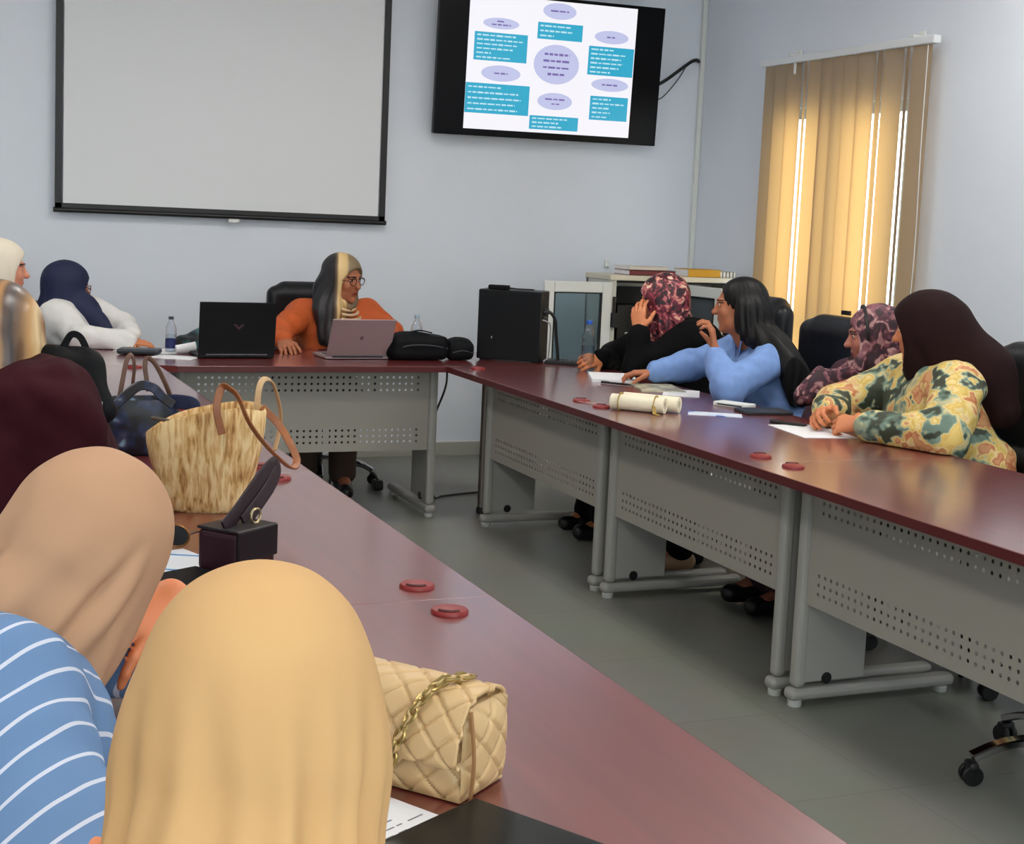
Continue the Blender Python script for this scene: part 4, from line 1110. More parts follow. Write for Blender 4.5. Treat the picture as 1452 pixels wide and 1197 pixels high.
def multi_mat(name, cols, scale, distort=.06, rough=.6, aniso=(1, 1, 1), smooth=.35):
    """printed cloth: soft petal-like patches of several colours"""
    if name in MATS: return MATS[name]
    m, nt, b = nodes_of(name); b.inputs['Roughness'].default_value = rough
    tc = nt.nodes.new('ShaderNodeTexCoord'); mp = nt.nodes.new('ShaderNodeMapping'); mp.inputs['Scale'].default_value = aniso
    n = nt.nodes.new('ShaderNodeTexNoise'); n.inputs['Scale'].default_value = 14; n.inputs['Detail'].default_value = 2
    ma = nt.nodes.new('ShaderNodeVectorMath'); ma.operation = 'MULTIPLY_ADD'; ma.inputs[1].default_value = (distort,)*3
    v = nt.nodes.new('ShaderNodeTexVoronoi'); v.feature = 'SMOOTH_F1'; v.inputs['Scale'].default_value = scale; v.inputs['Smoothness'].default_value = smooth
    sp = nt.nodes.new('ShaderNodeSeparateColor'); r = nt.nodes.new('ShaderNodeValToRGB'); cr = r.color_ramp
    nt.links.new(tc.outputs['Object'], mp.inputs['Vector']); nt.links.new(tc.outputs['Object'], n.inputs['Vector'])
    nt.links.new(n.outputs['Color'], ma.inputs[0]); nt.links.new(mp.outputs['Vector'], ma.inputs[2]); nt.links.new(ma.outputs['Vector'], v.inputs['Vector'])
    nt.links.new(v.outputs['Color'], sp.inputs['Color']); nt.links.new(sp.outputs[0], r.inputs['Fac']); nt.links.new(r.outputs['Color'], b.inputs['Base Color'])
    while len(cr.elements) < len(cols): cr.elements.new(.5)
    for i, (e, c) in enumerate(zip(cr.elements, cols)): e.position = .2+.6*i/(len(cols)-1); e.color = (*lin(c), 1)
    return m

def unit(a): a = np.array(a, float); return a/np.linalg.norm(a)
def headM(y, p, r):
    return np.array(Matrix.Rotation(-math.radians(y), 3, 'Z') @ Matrix.Rotation(-math.radians(p), 3, 'X') @ Matrix.Rotation(math.radians(r), 3, 'Y'))

def put_hand(v, W, d, nrm, side, curl=.6, sc=1., spread=.0):
    d = unit(d); nrm = np.array(nrm, float); nrm = unit(nrm-d*(nrm@d)); lat = np.cross(d, nrm)*side   # lat points to the thumb
    W = np.array(W, float); pts = [W]
    kn = []
    for i, (o, ln) in enumerate(((.028, .088), (.009, .092), (-.011, .088), (-.029, .08))):
        K = W+(d*ln+lat*o)*sc-nrm*.004*abs(i-1); kn.append(K)
        v.cone(W+lat*o*.5*sc+d*.008, K, .0135*sc, .0112*sc, k=.012)
    for i, (K, ln) in enumerate(zip(kn, (.074, .083, .077, .06))):
        a = 0; P = K; r = .0094*sc
        sp = lat*(.10-.07*i)*(1+spread)
        for f, q in ((.46, .55), (.3, 1.0), (.24, .75)):
            a += curl*q*(1+.08*i); D = unit(d*math.cos(a)-nrm*math.sin(a)+sp*.6)
            P2 = P+D*ln*f*sc; r2 = r*.9
            v.cone(P, P2, r, r2, k=.004); P, r = P2, r2
        pts.append(P)
    B = W+(d*.022+lat*.022)*sc
    D1 = unit(d*.62+lat*.75-nrm*.35); P1 = B+D1*.04*sc; D2 = unit(d*.85+lat*.25-nrm*.5); P2 = P1+D2*.032*sc; P3 = P2+unit(D2-nrm*.3*curl)*.025*sc
    v.cone(B, P1, .0145*sc, .0115*sc, k=.012); v.cone(P1, P2, .011*sc, .0095*sc, k=.004); v.cone(P2, P3, .0095*sc, .0078*sc, k=.004)
    return pts+[P3]

SKIN = {}
def skin_mats(nm, rgb, lip):
    s = mat('skin_'+nm, rgb, .5, noise=.04, nscale=14)
    s.node_tree.nodes['Principled BSDF'].inputs['Subsurface Weight'].default_value = .06
    return [s, mat('lip_'+nm, lip, .45), mat('brow_dark', (38, 24, 20), .7), mat('eye_white', (222, 214, 206), .3), mat('iris_dark', (26, 16, 12), .2)]

class Person:
    def __init__(s, name_label, H, head, body, hip, sh=None, arms=None, skin=('a', (196, 132, 98), (150, 74, 66)), res=.005, legs=True, knee=.42, hs=1., foot_dx=0.):
        s.H = np.array(H, float); s.M = headM(*head); s.F = np.array([math.sin(math.radians(body)), math.cos(math.radians(body)), 0]); s.R = np.array([s.F[1], -s.F[0], 0])
        s.hip = np.array(hip, float); s.skin = skin; s.res = res
        Fh = s.M[:, 1]
        s.N = s.H+s.M@np.array([0, -.04, -.125])
        if sh is None:
            C = s.H+s.M@np.array([0, -.075, -.17]); C[2] = s.H[2]-.21
            sh = (C-s.R*.165, C+s.R*.165)
        s.sl, s.sr = map(lambda a: np.array(a, float), sh); s.C = (s.sl+s.sr)/2
        s.arms = arms or {}
        for k in ('l', 'r'):
            if k not in s.arms:
                S = s.sl if k == 'l' else s.sr; o = -1 if k == 'l' else 1
                E = S+s.R*o*.05+s.F*.06+np.array([0, 0, -.26]); E[2] = max(E[2], .72)
                W = E+s.F*.22-s.R*o*.08; W[2] = .785; s.arms[k] = dict(e=E, w=W, d=s.F-s.R*o*.3, n=(0, 0, 1), c=.5)
        for a in s.arms.values(): a['e'] = np.array(a['e'], float); a['w'] = np.array(a['w'], float)
        s.knee = [s.hip+s.R*o*.1+s.F*knee+np.array([0, 0, .03]) for o in (-1, 1)]
        s.ank = [k+s.F*(.02+foot_dx)+np.array([0, 0, .095-k[2]]) for k in s.knee]
        s.toe = [a+s.F*.15+np.array([0, 0, -.055]) for a in s.ank]
        s.root = thing('person', name_label, 'person', (s.hip[0], s.hip[1], 0)); s.O = (s.hip[0], s.hip[1], 0)
        s.hs = hs
    def h(s, x, y, z): return s.H+s.M@np.array([x, y, z])
    def body(s):
        P = [s.H, s.C, s.hip]+s.knee+s.ank+s.toe+[a['e'] for a in s.arms.values()]+[a['w'] for a in s.arms.values()]
        lo = np.min(P, 0)-.2; hi = np.max(P, 0)+.2; lo[2] = max(lo[2], -.01)
        v = Vol(lo, hi, s.res); h = s.h; M = s.M
        # head
        v.ell(h(0, -.012, .034), (.074, .094, .082), M)
        v.ell(h(0, .025, -.03), (.06, .068, .083), M, k=.03)
        v.cone(h(-.03, .03, -.07), h(.03, .03, -.07), .034, .034, k=.02)
        v.ell(h(0, .07, -.094), (.022, .018, .016), M, k=.022)
        for o in (-1, 1):
            v.ell(h(o*.034, .066, -.02), (.024, .018, .02), M, k=.02)
            v.ell(h(o*.03, .098, .014), (.018, .012, .01), M, k=.014, op='cut')
            v.ell(h(o*.03, .0775, .012), (.0145, .0125, .0105), M, k=.002)
            v.cone(h(o*.012, .089, .031), h(o*.042, .078, .031), .008, .006, k=.012)
            v.ell(h(o*.075, -.008, .004), (.01, .02, .03), M, k=.006)
        v.cone(h(0, .088, .018), h(0, .108, -.018), .007, .0095, k=.012)
        v.ell(h(0, .106, -.022), (.015, .012, .01), M, k=.008)
        v.cone(h(-.016, .083, -.051), h(.016, .083, -.051), .0062, .0062, k=.006); v.cone(h(0, .089, -.05), h(0, .089, -.051), .0065, .0065, k=.008)
        v.cone(h(-.013, .082, -.0635), h(.013, .082, -.0635), .0072, .0072, k=.006)
        v.cone(h(0, -.02, -.06), s.N, .056, .058, k=.03); v.cone(s.N, s.C+np.array([0, 0, .01]), .058, .07, k=.04)
        # trunk
        v.cone(s.sl, s.sr, .056, .056, k=.04)
        for o in (-1, 1):
            v.cone(s.C+s.R*o*.075+np.array([0, 0, -.08]), s.hip+s.R*o*.06+np.array([0, 0, .16]), .1, .09, k=.05)
            v.cone(s.hip+s.R*o*.06+np.array([0, 0, .16]), s.hip+s.R*o*.075+np.array([0, 0, .03]), .09, .105, k=.05)
        v.cone(s.C+s.R*.07+s.F*.05+np.array([0, 0, -.15]), s.C-s.R*.07+s.F*.05+np.array([0, 0, -.15]), .075, .075, k=.04)
        for i in (0, 1):
            o = (-1, 1)[i]
            v.cone(s.hip+s.R*o*.085, s.knee[i], .085, .058, k=.04); v.cone(s.knee[i], s.ank[i], .056, .036, k=.03); v.cone(s.ank[i], s.toe[i], .036, .026, k=.02); v.cone(s.ank[i], s.ank[i]-s.F*.04-np.array([0, 0, .045]), .034, .03, k=.02)
        for k, a in s.arms.items():
            S = s.sl if k == 'l' else s.sr
            v.cone(S, a['e'], .05, .039, k=.03); v.cone(a['e'], a['w'], .039, .026, k=.015)
            put_hand(v, a['w'], a['d'], a['n'], a.get('s', 1 if k == 'l' else -1), a.get('c', .6))
        V, Q = v.mesh(1)
        c = V[Q].mean(1); q = (c-s.H)@M
        mi = np.zeros(len(Q), int)
        own = np.linalg.norm(q, axis=1) < .15
        for a in s.arms.values():
            if np.linalg.norm(a['w']-s.H) < .3: own &= np.linalg.norm(c-a['w'], axis=1) > .25
        mi[(np.abs(q[:, 0]) < .019) & (q[:, 1] > .08) & (np.abs(q[:, 2]+.0575) < .0088)] = 1
        for o in (-1, 1):
            ax = q[:, 0]*o
            mi[(ax > .012) & (ax < .05) & (q[:, 1] > .066) & (np.abs(q[:, 2]-(.032-.12*np.abs(ax-.028))) < .0032)] = 2
            e = np.sqrt(((ax-.03)/1.0)**2+((q[:, 2]-.012)*1.9)**2)
            mi[(e < .0115) & (q[:, 1] > .06)] = 3
            mi[(np.sqrt((ax-.031)**2+(q[:, 2]-.012)**2) < .0062) & (q[:, 1] > .06)] = 4
            mi[(ax > .014) & (ax < .046) & (q[:, 1] > .06) & (np.abs(q[:, 2]-.0205) < .0022)] = 2
        mi[~own] = 0
        nmesh('body', V, Q, skin_mats(*s.skin), s.root, mi, origin=s.O)
        return s
    def hijab(s, m, res=.006, hs=1.12, drape=.0, veil=0., folds=10, amp=.006, face=True, extra=(), face_r=(.1, .1, .108), name='headscarf', drop=.0, smooth=2, face_c=(0, .134, -.036), chest=1., fn=None, split=None):
        h, M = s.h, s.M
        P = [s.H, s.C, s.N]+[np.array(e[1]) for e in extra]+[np.array(e[0]) for e in extra]
        lo = np.min(P, 0)-.27; hi = np.max(P, 0)+.27
        v = Vol(lo, hi, res)
        v.ell(h(0, -.014, .034), (.083*hs, .106*hs, .093*hs), M)
        v.ell(h(0, .022, -.035), (.07*hs, .072*hs, .092*hs), M, k=.04)
        v.cone(h(0, .02, -.112), s.N+s.F*.03, .056*hs, .07, k=.04)
        v.cone(h(0, -.03, -.04), s.N-s.F*.01, .08*hs, .08, k=.04)
        v.cone(s.N+s.F*.01, s.C+s.F*.03, .078, .1*chest, k=.05)
        if drape:
            v.cone(s.C-s.R*.09+s.F*.03, s.C+s.R*.09+s.F*.03, .1*drape, .1*drape, k=.06)
            v.cone(s.C+s.F*.06, s.C+s.F*.09+np.array([0, 0, -.14]), .1*drape, .085*drape, k=.06)
        if veil:
            v.cone(h(0, -.05, .0), s.C-s.F*.06+np.array([0, 0, .02]), .085*hs, .12*veil, k=.06); v.cone(s.C-s.F*.06, s.C-s.F*.1+np.array([0, 0, -.16]), .12*veil, .1*veil, k=.05)
        for (a, b, ra, rb, k) in extra: v.cone(a, b, ra, rb, k=k)
        if face: v.ell(h(*face_c), face_r, M, k=.01, op='cut')
        V, Q = v.mesh(smooth); N = normals(V, Q); q = (V-s.H)@M
        th = np.arctan2(q[:, 0], q[:, 1]+.02); low = np.clip((.06-q[:, 2])/.16, 0, 1)**1.3
        nz = vnoise(V+5, 9)
        d = amp*low*(np.sin(th*folds+2.4*nz)+.6*np.sin(th*folds*2+3*nz+1))+.0012*vnoise(V+2, 30)
        if fn is not None: d = d+fn(q, th)
        V = V+N*d[:, None]
        o = nmesh(name, V, Q, m, s.root, origin=s.O)
        s.scarf = o
        return o
    def garment(s, m, name='blouse', res=.0075, puff=1., sleeve=(1., 1., 1.), cuff=.985, waist=1., fold=.006, hem=None, longer=0., cut_neck=True, label=None, extra=()):
        P = [s.C, s.hip]+[a['e'] for a in s.arms.values()]+[a['w'] for a in s.arms.values()]+[e[0] for e in extra]+[e[1] for e in extra]
        lo = np.min(P, 0)-.24; hi = np.max(P, 0)+.24
        v = Vol(lo, hi, res)
        v.cone(s.sl, s.sr, .07*puff, .07*puff, k=.05)
        up_ = np.array([0, 0, 1.])
        for o in (-1, 1):
            v.cone(s.C+s.R*o*.08-up_*.07, s.hip+s.R*o*.07+up_*.16, .115*puff, .11*waist, k=.06)
            v.cone(s.hip+s.R*o*.07+up_*.16, s.hip+s.R*o*.085+up_*.03, .11*waist, .122*waist, k=.06)
        v.cone(s.C+s.R*.07+s.F*.055-up_*.15, s.C-s.R*.07+s.F*.055-up_*.15, .088*puff, .088*puff, k=.05)
        for k, a in s.arms.items():
            S = s.sl if k == 'l' else s.sr; e, w = a['e'], a['w']
            w2 = e+(w-e)*(cuff if 'cuff' not in a else a['cuff'])
            ss = a.get('ss', 1.); v.cone(S, e, .068*sleeve[0]*ss, .057*sleeve[1]*ss, k=.035); v.cone(e, w2, .055*sleeve[1]*ss, .041*sleeve[2]*ss, k=.025)
            dd = unit(w-e); v.half
        for (a, b, ra, rb, k) in extra: v.cone(a, b, ra, rb, k=k)
        V, Q = v.mesh(2); N = normals(V, Q)
        d = fold*(np.sin(V@np.array([9., 14., 31.])+4*vnoise(V+1, 7))*.5+vnoise(V+7, 14)*.9+.5*vnoise(V+4, 28))
        V = V+N*d[:, None]
        V[:, 2] = np.where(V[:, 2] > .70, np.maximum(V[:, 2], np.where(s.over_table(V), .7535, 0)), V[:, 2])
        return nmesh(name, V, Q, m, s.root, origin=s.O, label=label)
    def over_table(s, V):
        x, y = V[:, 0], V[:, 1]
        return ((x > 2.31) & (x < 3.11) & (y < 7.1)) | ((x > .2) & (x < 1.0)) | ((y > 6.31) & (y < 7.11) & (x > .2) & (x < 3.1))
    def skirt(s, m, name='trousers', res=.009, rk=.085, ra=.07, join=False):
        P = [s.hip]+s.knee+s.ank
        v = Vol(np.min(P, 0)-.2-np.array([0, 0, -.12]), np.max(P, 0)+.2, res)
        for i in (0, 1):
            o = (-1, 1)[i]; A = s.ank[i]+np.array([0, 0, .02])
            v.cone(s.hip+s.R*o*.08, s.knee[i], .115, rk, k=.05); v.cone(s.knee[i], A, rk*.95, ra, k=.04)
        if join:
            for t in (.3, .65, 1.): v.cone(s.hip+(s.knee[0]-s.hip)*t, s.hip+(s.knee[1]-s.hip)*t, .08, .08, k=.04)
            for t in (.3, .6, .95): v.cone(s.knee[0]+(s.ank[0]-s.knee[0])*t, s.knee[1]+(s.ank[1]-s.knee[1])*t, .065, .065, k=.05)
        V, Q = v.mesh(2); N = normals(V, Q); V = V+N*(.006*vnoise(V+2, 12))[:, None]; V[:, 2] = np.maximum(V[:, 2], .012)
        return nmesh(name, V, Q, m, s.root, origin=s.O)
    def shoes(s, m):
        for i in (0, 1):
            v = Vol(s.toe[i]-.26, s.toe[i]+.26, .006)
            v.cone(s.ank[i]-s.F*.035+np.array([0, 0, -.05]), s.toe[i]+np.array([0, 0, .002]), .042, .036, k=.02); v.cone(s.ank[i]+np.array([0, 0, -.03]), s.ank[i]+s.F*.06+np.array([0, 0, -.05]), .043, .04, k=.02)
            v.half((0, 0, .003), (0, 0, -1)); v.half((0, 0, .085), (0, 0, 1))
            V, Q = v.mesh(1); nmesh('shoe', V, Q, m, s.root, origin=s.O)
    def glasses(s, m, dark=False):
        g = MB(); h = s.h
        for o in (-1, 1):
            g.tube([h(o*.031+.024*math.cos(a), .104-.008*abs(math.cos(a)), .008+.019*math.sin(a)) for a in np.linspace(0, 2*PI, 21)[:-1]], .0022, n=6, closed=True)
            g.tube([h(o*.055, .1, .012), h(o*.075, .06, .014), h(o*.08, .0, .01)], .002, n=6)
        g.tube([h(-.008, .106, .01), h(0, .112, .013), h(.008, .106, .01)], .002, n=6)
        g.xf(Matrix.Translation(-Vector(s.O))); g.build('glasses', m, s.root)
M_blackcloth = mat('black_cloth', (9, 9, 11), .9, spec=.15, bump=.2, bscale=200)
M_shoe = mat('black_shoe', (14, 13, 13), .4)
M_beigeshoe = mat('beige_shoe', (176, 138, 104), .5)
SK_warm = ('warm', (206, 128, 84), (160, 70, 56)); SK_mid = ('mid', (170, 104, 72), (128, 58, 48)); SK_pale = ('pale', (214, 144, 116), (186, 84, 80)); SK_dark = ('dark', (142, 84, 60), (110, 52, 46))

# --- woman at the head table, orange blouse
p = Person('woman in orange blouse with glasses seated behind the silver laptop', (2.065, 7.24, 1.095), (146, 8, 3), 188, (2.02, 7.56, .5),
           sh=((2.225, 7.34, .915), (1.87, 7.33, .905)), skin=SK_mid,
           arms=dict(r=dict(e=(1.715, 7.13, .83), w=(1.69, 6.955, .80), d=(-.05, -1, -.12), n=(-.2, -.2, 1), c=.55), l=dict(e=(2.31, 7.2, .83), w=(2.225, 7.0, .80), d=(-.25, -1, -.05), n=(.2, -.1, 1), c=.45))).body()
M_orange = mat('orange_cloth', (188, 84, 30), .75, noise=.12, nscale=9)
p.garment(M_orange, 'blouse', sleeve=(1.1, 1.15, 1.1), cuff=.93)
M_sc = grad_mat('brown_cream_scarf', [(0, (26, 26, 32)), (.36, (38, 34, 36)), (.42, (120, 98, 76)), (.46, (226, 196, 140)), (.62, (206, 172, 116)), (.68, (132, 112, 82)), (1, (110, 94, 70))], (.97, -.25, 0), .005, .235, rough=.45, wob=.02)
p.hijab(M_sc, folds=9, hs=1.1, face_r=(.1, .1, .112), face_c=(0, .13, -.03), extra=[((1.99, 7.28, 1.04), (1.975, 7.23, .93), .065, .055, .05), ((1.975, 7.23, .93), (1.98, 7.18, .79), .055, .045, .05)], chest=.75)
v = MB()
for i in range(5):
    a = .055+.012*i
    v.tube([p.h(a*1.0*math.sin(t_)+.0, .045+.012*i+.03*math.cos(t_), -.135-.022*i-.012*math.cos(t_)) for t_ in np.linspace(-1.25, 1.25, 14)], .008, n=6)
v.xf(Matrix.Translation(-Vector(p.O))).build('scarf_fold', mat('cream_silk', (206, 176, 142), .4), p.root, label='cream scarf folds under the chin')
p.skirt(mat('brown_trousers', (62, 44, 36), .8)); p.shoes(M_shoe); p.glasses(mat('glasses_dark', (30, 18, 18), .3))

# --- woman with navy headscarf and white blouse at the left end
p = Person('woman in navy headscarf and white blouse leaning on the left end of the head table', (.715, 7.33, 1.015), (78, 6, 4), 120, (.6, 7.62, .5),
           sh=((.83, 7.42, .90), (.66, 7.24, .885)), skin=SK_warm,
           arms=dict(r=dict(e=(.76, 7.06, .80), w=(.955, 7.02, .788), d=(.9, .25, -.05), n=(0, 0, 1), c=.5), l=dict(e=(.98, 7.34, .83), w=(.99, 7.12, .80), d=(-.1, -1, -.1), n=(0, 0, 1), c=.5))).body()
p.garment(mat('white_blouse', (226, 224, 222), .75, noise=.03, nscale=12), 'blouse', sleeve=(1.15, 1.15, 1.2), fold=.008)
p.hijab(mat('navy_scarf', (15, 24, 62), .7), folds=6, hs=1.1, amp=.004, extra=[((.80, 7.27, .93), (.9, 7.18, .80), .055, .035, .04)], face_r=(.1, .1, .105))
p.skirt(M_blackcloth, 'trousers'); p.shoes(M_shoe); p.glasses(mat('glasses_brown', (96, 50, 36), .3))

# --- woman with white headscarf, face in profile at the left edge
p = Person('woman in cream white headscarf shown in profile at the left edge', (.372, 6.6, 1.13), (86, 2, 0), 90, (-.1, 6.5, .5),
           sh=((.13, 6.72, .94), (.12, 6.36, .94)), skin=SK_pale,
           arms=dict(r=dict(e=(.32, 6.3, .80), w=(.5, 6.42, .79), d=(.8, .5, 0), n=(0, 0, 1), c=.5), l=dict(e=(.33, 6.75, .80), w=(.5, 6.66, .79), d=(.8, -.4, 0), n=(0, 0, 1), c=.5))).body()
p.garment(mat('pale_coat', (150, 150, 156), .8), 'blouse')
p.hijab(mat('cream_white_scarf', (226, 216, 196), .65, sheen=.1), folds=11, hs=1.12, amp=.004, face_r=(.125, .112, .112), face_c=(0, .138, -.034))
p.skirt(M_blackcloth, 'trousers'); p.shoes(M_shoe)

# --- woman in maroon with striped satin scarf
p = Person('woman in maroon garment with brown striped satin headscarf, seen from behind', (.168, 3.13, 1.14), (25, 14, 0), 70, (-.2, 2.97, .5),
           sh=((.19, 3.34, 1.0), (.255, 3.0, 1.03)), skin=SK_warm, res=.006,
           arms=dict(r=dict(e=(.29, 3.0, .80), w=(.33, 3.22, .79), d=(.3, .9, 0), n=(0, 0, 1), c=.5), l=dict(e=(.22, 3.5, .82), w=(.3, 3.62, .79), d=(.9, -.1, 0), n=(0, 0, 1), c=.5))).body()
M_maroon = mat('maroon_cloth', (50, 6, 18), .85, noise=.12, nscale=6, spec=.2)
p.garment(M_maroon, 'jacket', puff=1.28, sleeve=(1.5, 1.45, 1.2), fold=.009, waist=1.1, extra=[((.12, 3.05, 1.02), (.26, 3.06, 1.04), .08, .07, .05)])
p.hijab(stripe_mat('satin_stripes', (118, 88, 60), (228, 198, 150), (.93, -.3, .12), .085, .5, rough=.32, wob=.05, soft=True, stops=[(0, (70, 60, 58)), (.14, (120, 90, 64)), (.3, (196, 150, 96)), (.4, (232, 204, 156)), (.5, (150, 104, 66)), (.62, (96, 72, 60)), (.75, (186, 140, 90)), (.86, (90, 70, 60)), (1., (66, 58, 58))]), res=.005, folds=8, hs=1.12, amp=.006, face=True)
p.skirt(stripe_mat('black_white_stripes', (24, 20, 24), (206, 188, 192), (.75, -.1, .65), .03, .36, rough=.8, wob=.012), 'skirt', join=True); p.shoes(M_shoe)
pb = thing('shoulder_bag', 'black bag with a strap loop slung over the maroon shoulder', 'bag', (.30, 3.16, .98))
v = Vol((.08, 2.85, .9), (.52, 3.45, 1.3), .006)
v.cone((.20, 3.13, 1.115), (.335, 3.1, 1.105), .034, .036, k=.03); v.cone((.335, 3.08, 1.1), (.372, 3.03, 1.02), .034, .026, k=.03); v.cone((.25, 3.13, 1.08), (.34, 3.1, 1.06), .045, .04, k=.03)
V, Q = v.mesh(2); V = V+normals(V, Q)*(.006*vnoise(V, 16))[:, None]
nmesh('body', V, Q, M_blk, pb, origin=(.30, 3.16, .98))
MB().tube(spline([(-.015, -.05, .14), (.0, -.05, .17), (.013, -.05, .19), (.03, -.05, .185), (.042, -.055, .16), (.045, -.06, .135)], 8), 0, flat=(.014, .006), up=(0, 1, 0)).build('loop', M_blk, pb)
MB().box((.06, -.165, .055), (.006, .006, .022), bevel=.002).build('zip_pull', M_chrome, pb)

# --- woman in blue striped shirt, beige-pink headscarf, near left
p = Person('woman in blue striped shirt and rosy beige headscarf bending over the near left table', (.205, 1.87, .998), (38, 32, 17), 60, (-.2, 1.66, .5),
           sh=((.03, 1.96, .875), (.085, 1.62, .90)), skin=('pink', (222, 134, 88), (170, 80, 70)), res=.005,
           arms=dict(r=dict(e=(.13, 1.36, .77), w=(.082, 1.262, .806), d=(.5, .65, .42), n=(-.3, -.4, .9), c=.5, cuff=.5), l=dict(ss=.62, e=(.45, 2.04, .775), w=(.337, 2.0, .905), d=(-.55, -.72, -.3), n=(.35, -.1, .9), c=.45, cuff=.45))).body()
M_bl = stripe_mat('blue_white_stripes', (98, 132, 176), (204, 210, 226), unit((.6, -.62, -.5)), .034, .13, rough=.75, wob=.01)
p.garment(M_bl, 'shirt', res=.006, puff=1.15, sleeve=(1.35, 1.5, 1.3), fold=.005, waist=1.2)
M_bc = mat('blue_collar', (110, 150, 200), .75)
p.hijab(mat('rosy_beige_scarf', (186, 146, 116), .8, spec=.2, noise=.03, nscale=5), res=.004, hs=1.13, folds=7, amp=.006, face=False, smooth=3,
        extra=[((.175, 1.86, .925), (.13, 1.77, .84), .075, .06, .05), ((.15, 1.78, .845), (.19, 1.69, .775), .045, .016, .03)], chest=.6,
        fn=lambda q, th: -.010*np.exp(-((th-1.9+.25*(q[:, 2]/.1))/.10)**2)*np.clip((.05-q[:, 2])/.08, 0, 1)+.006*np.exp(-((th-1.65)/.15)**2)*np.clip((.04-q[:, 2])/.1, 0, 1))
p.skirt(M_blackcloth, 'trousers'); p.shoes(M_shoe)

# --- woman in golden headscarf, nearest
p = Person('nearest person in golden beige headscarf, seen from behind at the bottom', (.253, 1.10, 1.033), (20, 20, 2), 25, (-.02, .72, .5),
           sh=((.06, 1.06, .85), (.33, .93, .85)), skin=SK_warm, res=.006,
           arms=dict(r=dict(e=(.34, .98, .80), w=(.36, 1.2, .785), d=(.2, .9, 0), n=(0, 0, 1), c=.5), l=dict(e=(.1, 1.1, .80), w=(.28, 1.2, .785), d=(.95, -.1, 0), n=(0, 0, 1), c=.5))).body()
p.garment(mat('sand_dress', (196, 150, 96), .75), 'dress', fold=.006)
p.hijab(mat('golden_scarf', (204, 163, 113), .8, spec=.2, noise=.02, nscale=4), res=.0035, hs=1.12, folds=9, amp=.007, face=False, smooth=4,
        extra=[((.252, 1.09, 1.01), (.243, 1.06, .9), .091, .074, .05)], chest=.8)
p.skirt(M_blackcloth, 'trousers'); p.shoes(M_shoe)

# --- right run, from the corner: person in black, patterned headscarf
p = Person('person in black with red patterned headscarf holding a hand to the mouth', (3.27, 6.03, 1.085), (-64, 8, 0), -85, (3.42, 5.92, .5),
           sh=((3.35, 5.86, .905), (3.36, 6.2, .905)), skin=SK_warm,
           arms=dict(l=dict(e=(3.10, 5.93, .80), w=(3.105, 5.945, .955), d=(.05, .25, .9), n=(-.75, -.6, .1), c=.45, cuff=.9), r=dict(e=(3.18, 6.33, .80), w=(3.03, 6.17, .80), d=(-.85, -.5, .02), n=(.25, -.75, .5), c=.9))).body()
p.garment(M_blackcloth, 'abaya', puff=1.15, sleeve=(1.2, 1.2, 1.2), extra=[((3.38, 5.9, .88), (3.42, 5.98, .8), .14, .15, .06)])
p.hijab(multi_mat('red_print_scarf', [(40, 14, 22), (84, 30, 42), (120, 40, 56), (160, 64, 80), (200, 120, 114), (222, 172, 140), (228, 204, 180)], 38, distort=.22, rough=.45, aniso=(1, 1, .35), smooth=1.), folds=8, hs=1.12, amp=.006, face_r=(.08, .09, .1))
p.skirt(M_blackcloth, 'skirt', join=True, ra=.1); p.shoes(M_shoe)

# --- woman in blue shirt with long dark hair
p = Person('woman in light blue shirt with long black hair raising a hand to her mouth', (3.265, 5.34, 1.115), (-60, 4, 0), -75, (3.44, 5.24, .5),
           sh=((3.34, 5.17, .915), (3.40, 5.50, .915)), skin=('tan', (176, 108, 74), (140, 66, 56)),
           arms=dict(l=dict(e=(3.05, 5.03, .80), w=(3.075, 5.20, .935), d=(-.05, .2, .95), n=(.85, -.4, .2), c=.75, cuff=.86), r=dict(e=(3.2, 5.62, .83), w=(3.02, 5.6, .805), d=(-.75, .5, -.05), n=(0, 0, 1), c=.55))).body()
M_blue = mat('pale_blue_cotton', (116, 148, 204), .8, noise=.1, nscale=26)
p.garment(M_blue, 'shirt', res=.006, sleeve=(1.1, 1.2, 1.25), fold=.008)
cl = MB()
for o in (-1, 1): cl.tube(spline([p.N+p.R*o*.055-p.F*.03+np.array([0, 0, .01]), p.N+p.R*o*.06+p.F*.045, p.C+p.R*o*.03+p.F*.095+np.array([0, 0, -.02])], 6), 0, flat=(.04, .006), up=(0, 0, 1))
cl.xf(Matrix.Translation(-Vector(p.O))).build('collar', M_blue, p.root)
h, M = p.h, p.M
v = Vol(p.H-.3-np.array([0, 0, .25]), p.H+.3, .005)
v.ell(h(0, -.018, .038), (.084, .103, .09), M); v.ell(h(0, -.06, -.02), (.08, .06, .1), M, k=.03)
for (x, y) in ((-.05, -.07), (0, -.085), (.05, -.075), (-.075, -.03)):
    pts = spline([h(x, y, 0), h(x*1.1, y-.01, -.1), (3.37+x*.4, 5.19+x*.5, .96), (3.395+x*.4, 5.085+x*.4, .86), (3.40+x*.4, 5.05+x*.4, .755)], 5)
    for a, b in zip(pts, pts[1:]): v.cone(a, b, .045 if a[2] > .8 else .036, .043 if b[2] > .8 else .03, k=.02)
v.ell(h(0, .11, -.03), (.072, .075, .115), M, k=.015, op='cut')
V, Q = v.mesh(2); N = normals(V, Q); q = (V-p.H)@M; th = np.arctan2(q[:, 0], q[:, 1])
V = V+N*(.0045*np.sin(th*26+3*vnoise(V, 9))*np.clip((.06-q[:, 2])/.1, .15, 1))[:, None]
nmesh('hair', V, Q, mat('black_hair', (9, 7, 7), .5, spec=.3), p.root, origin=p.O)
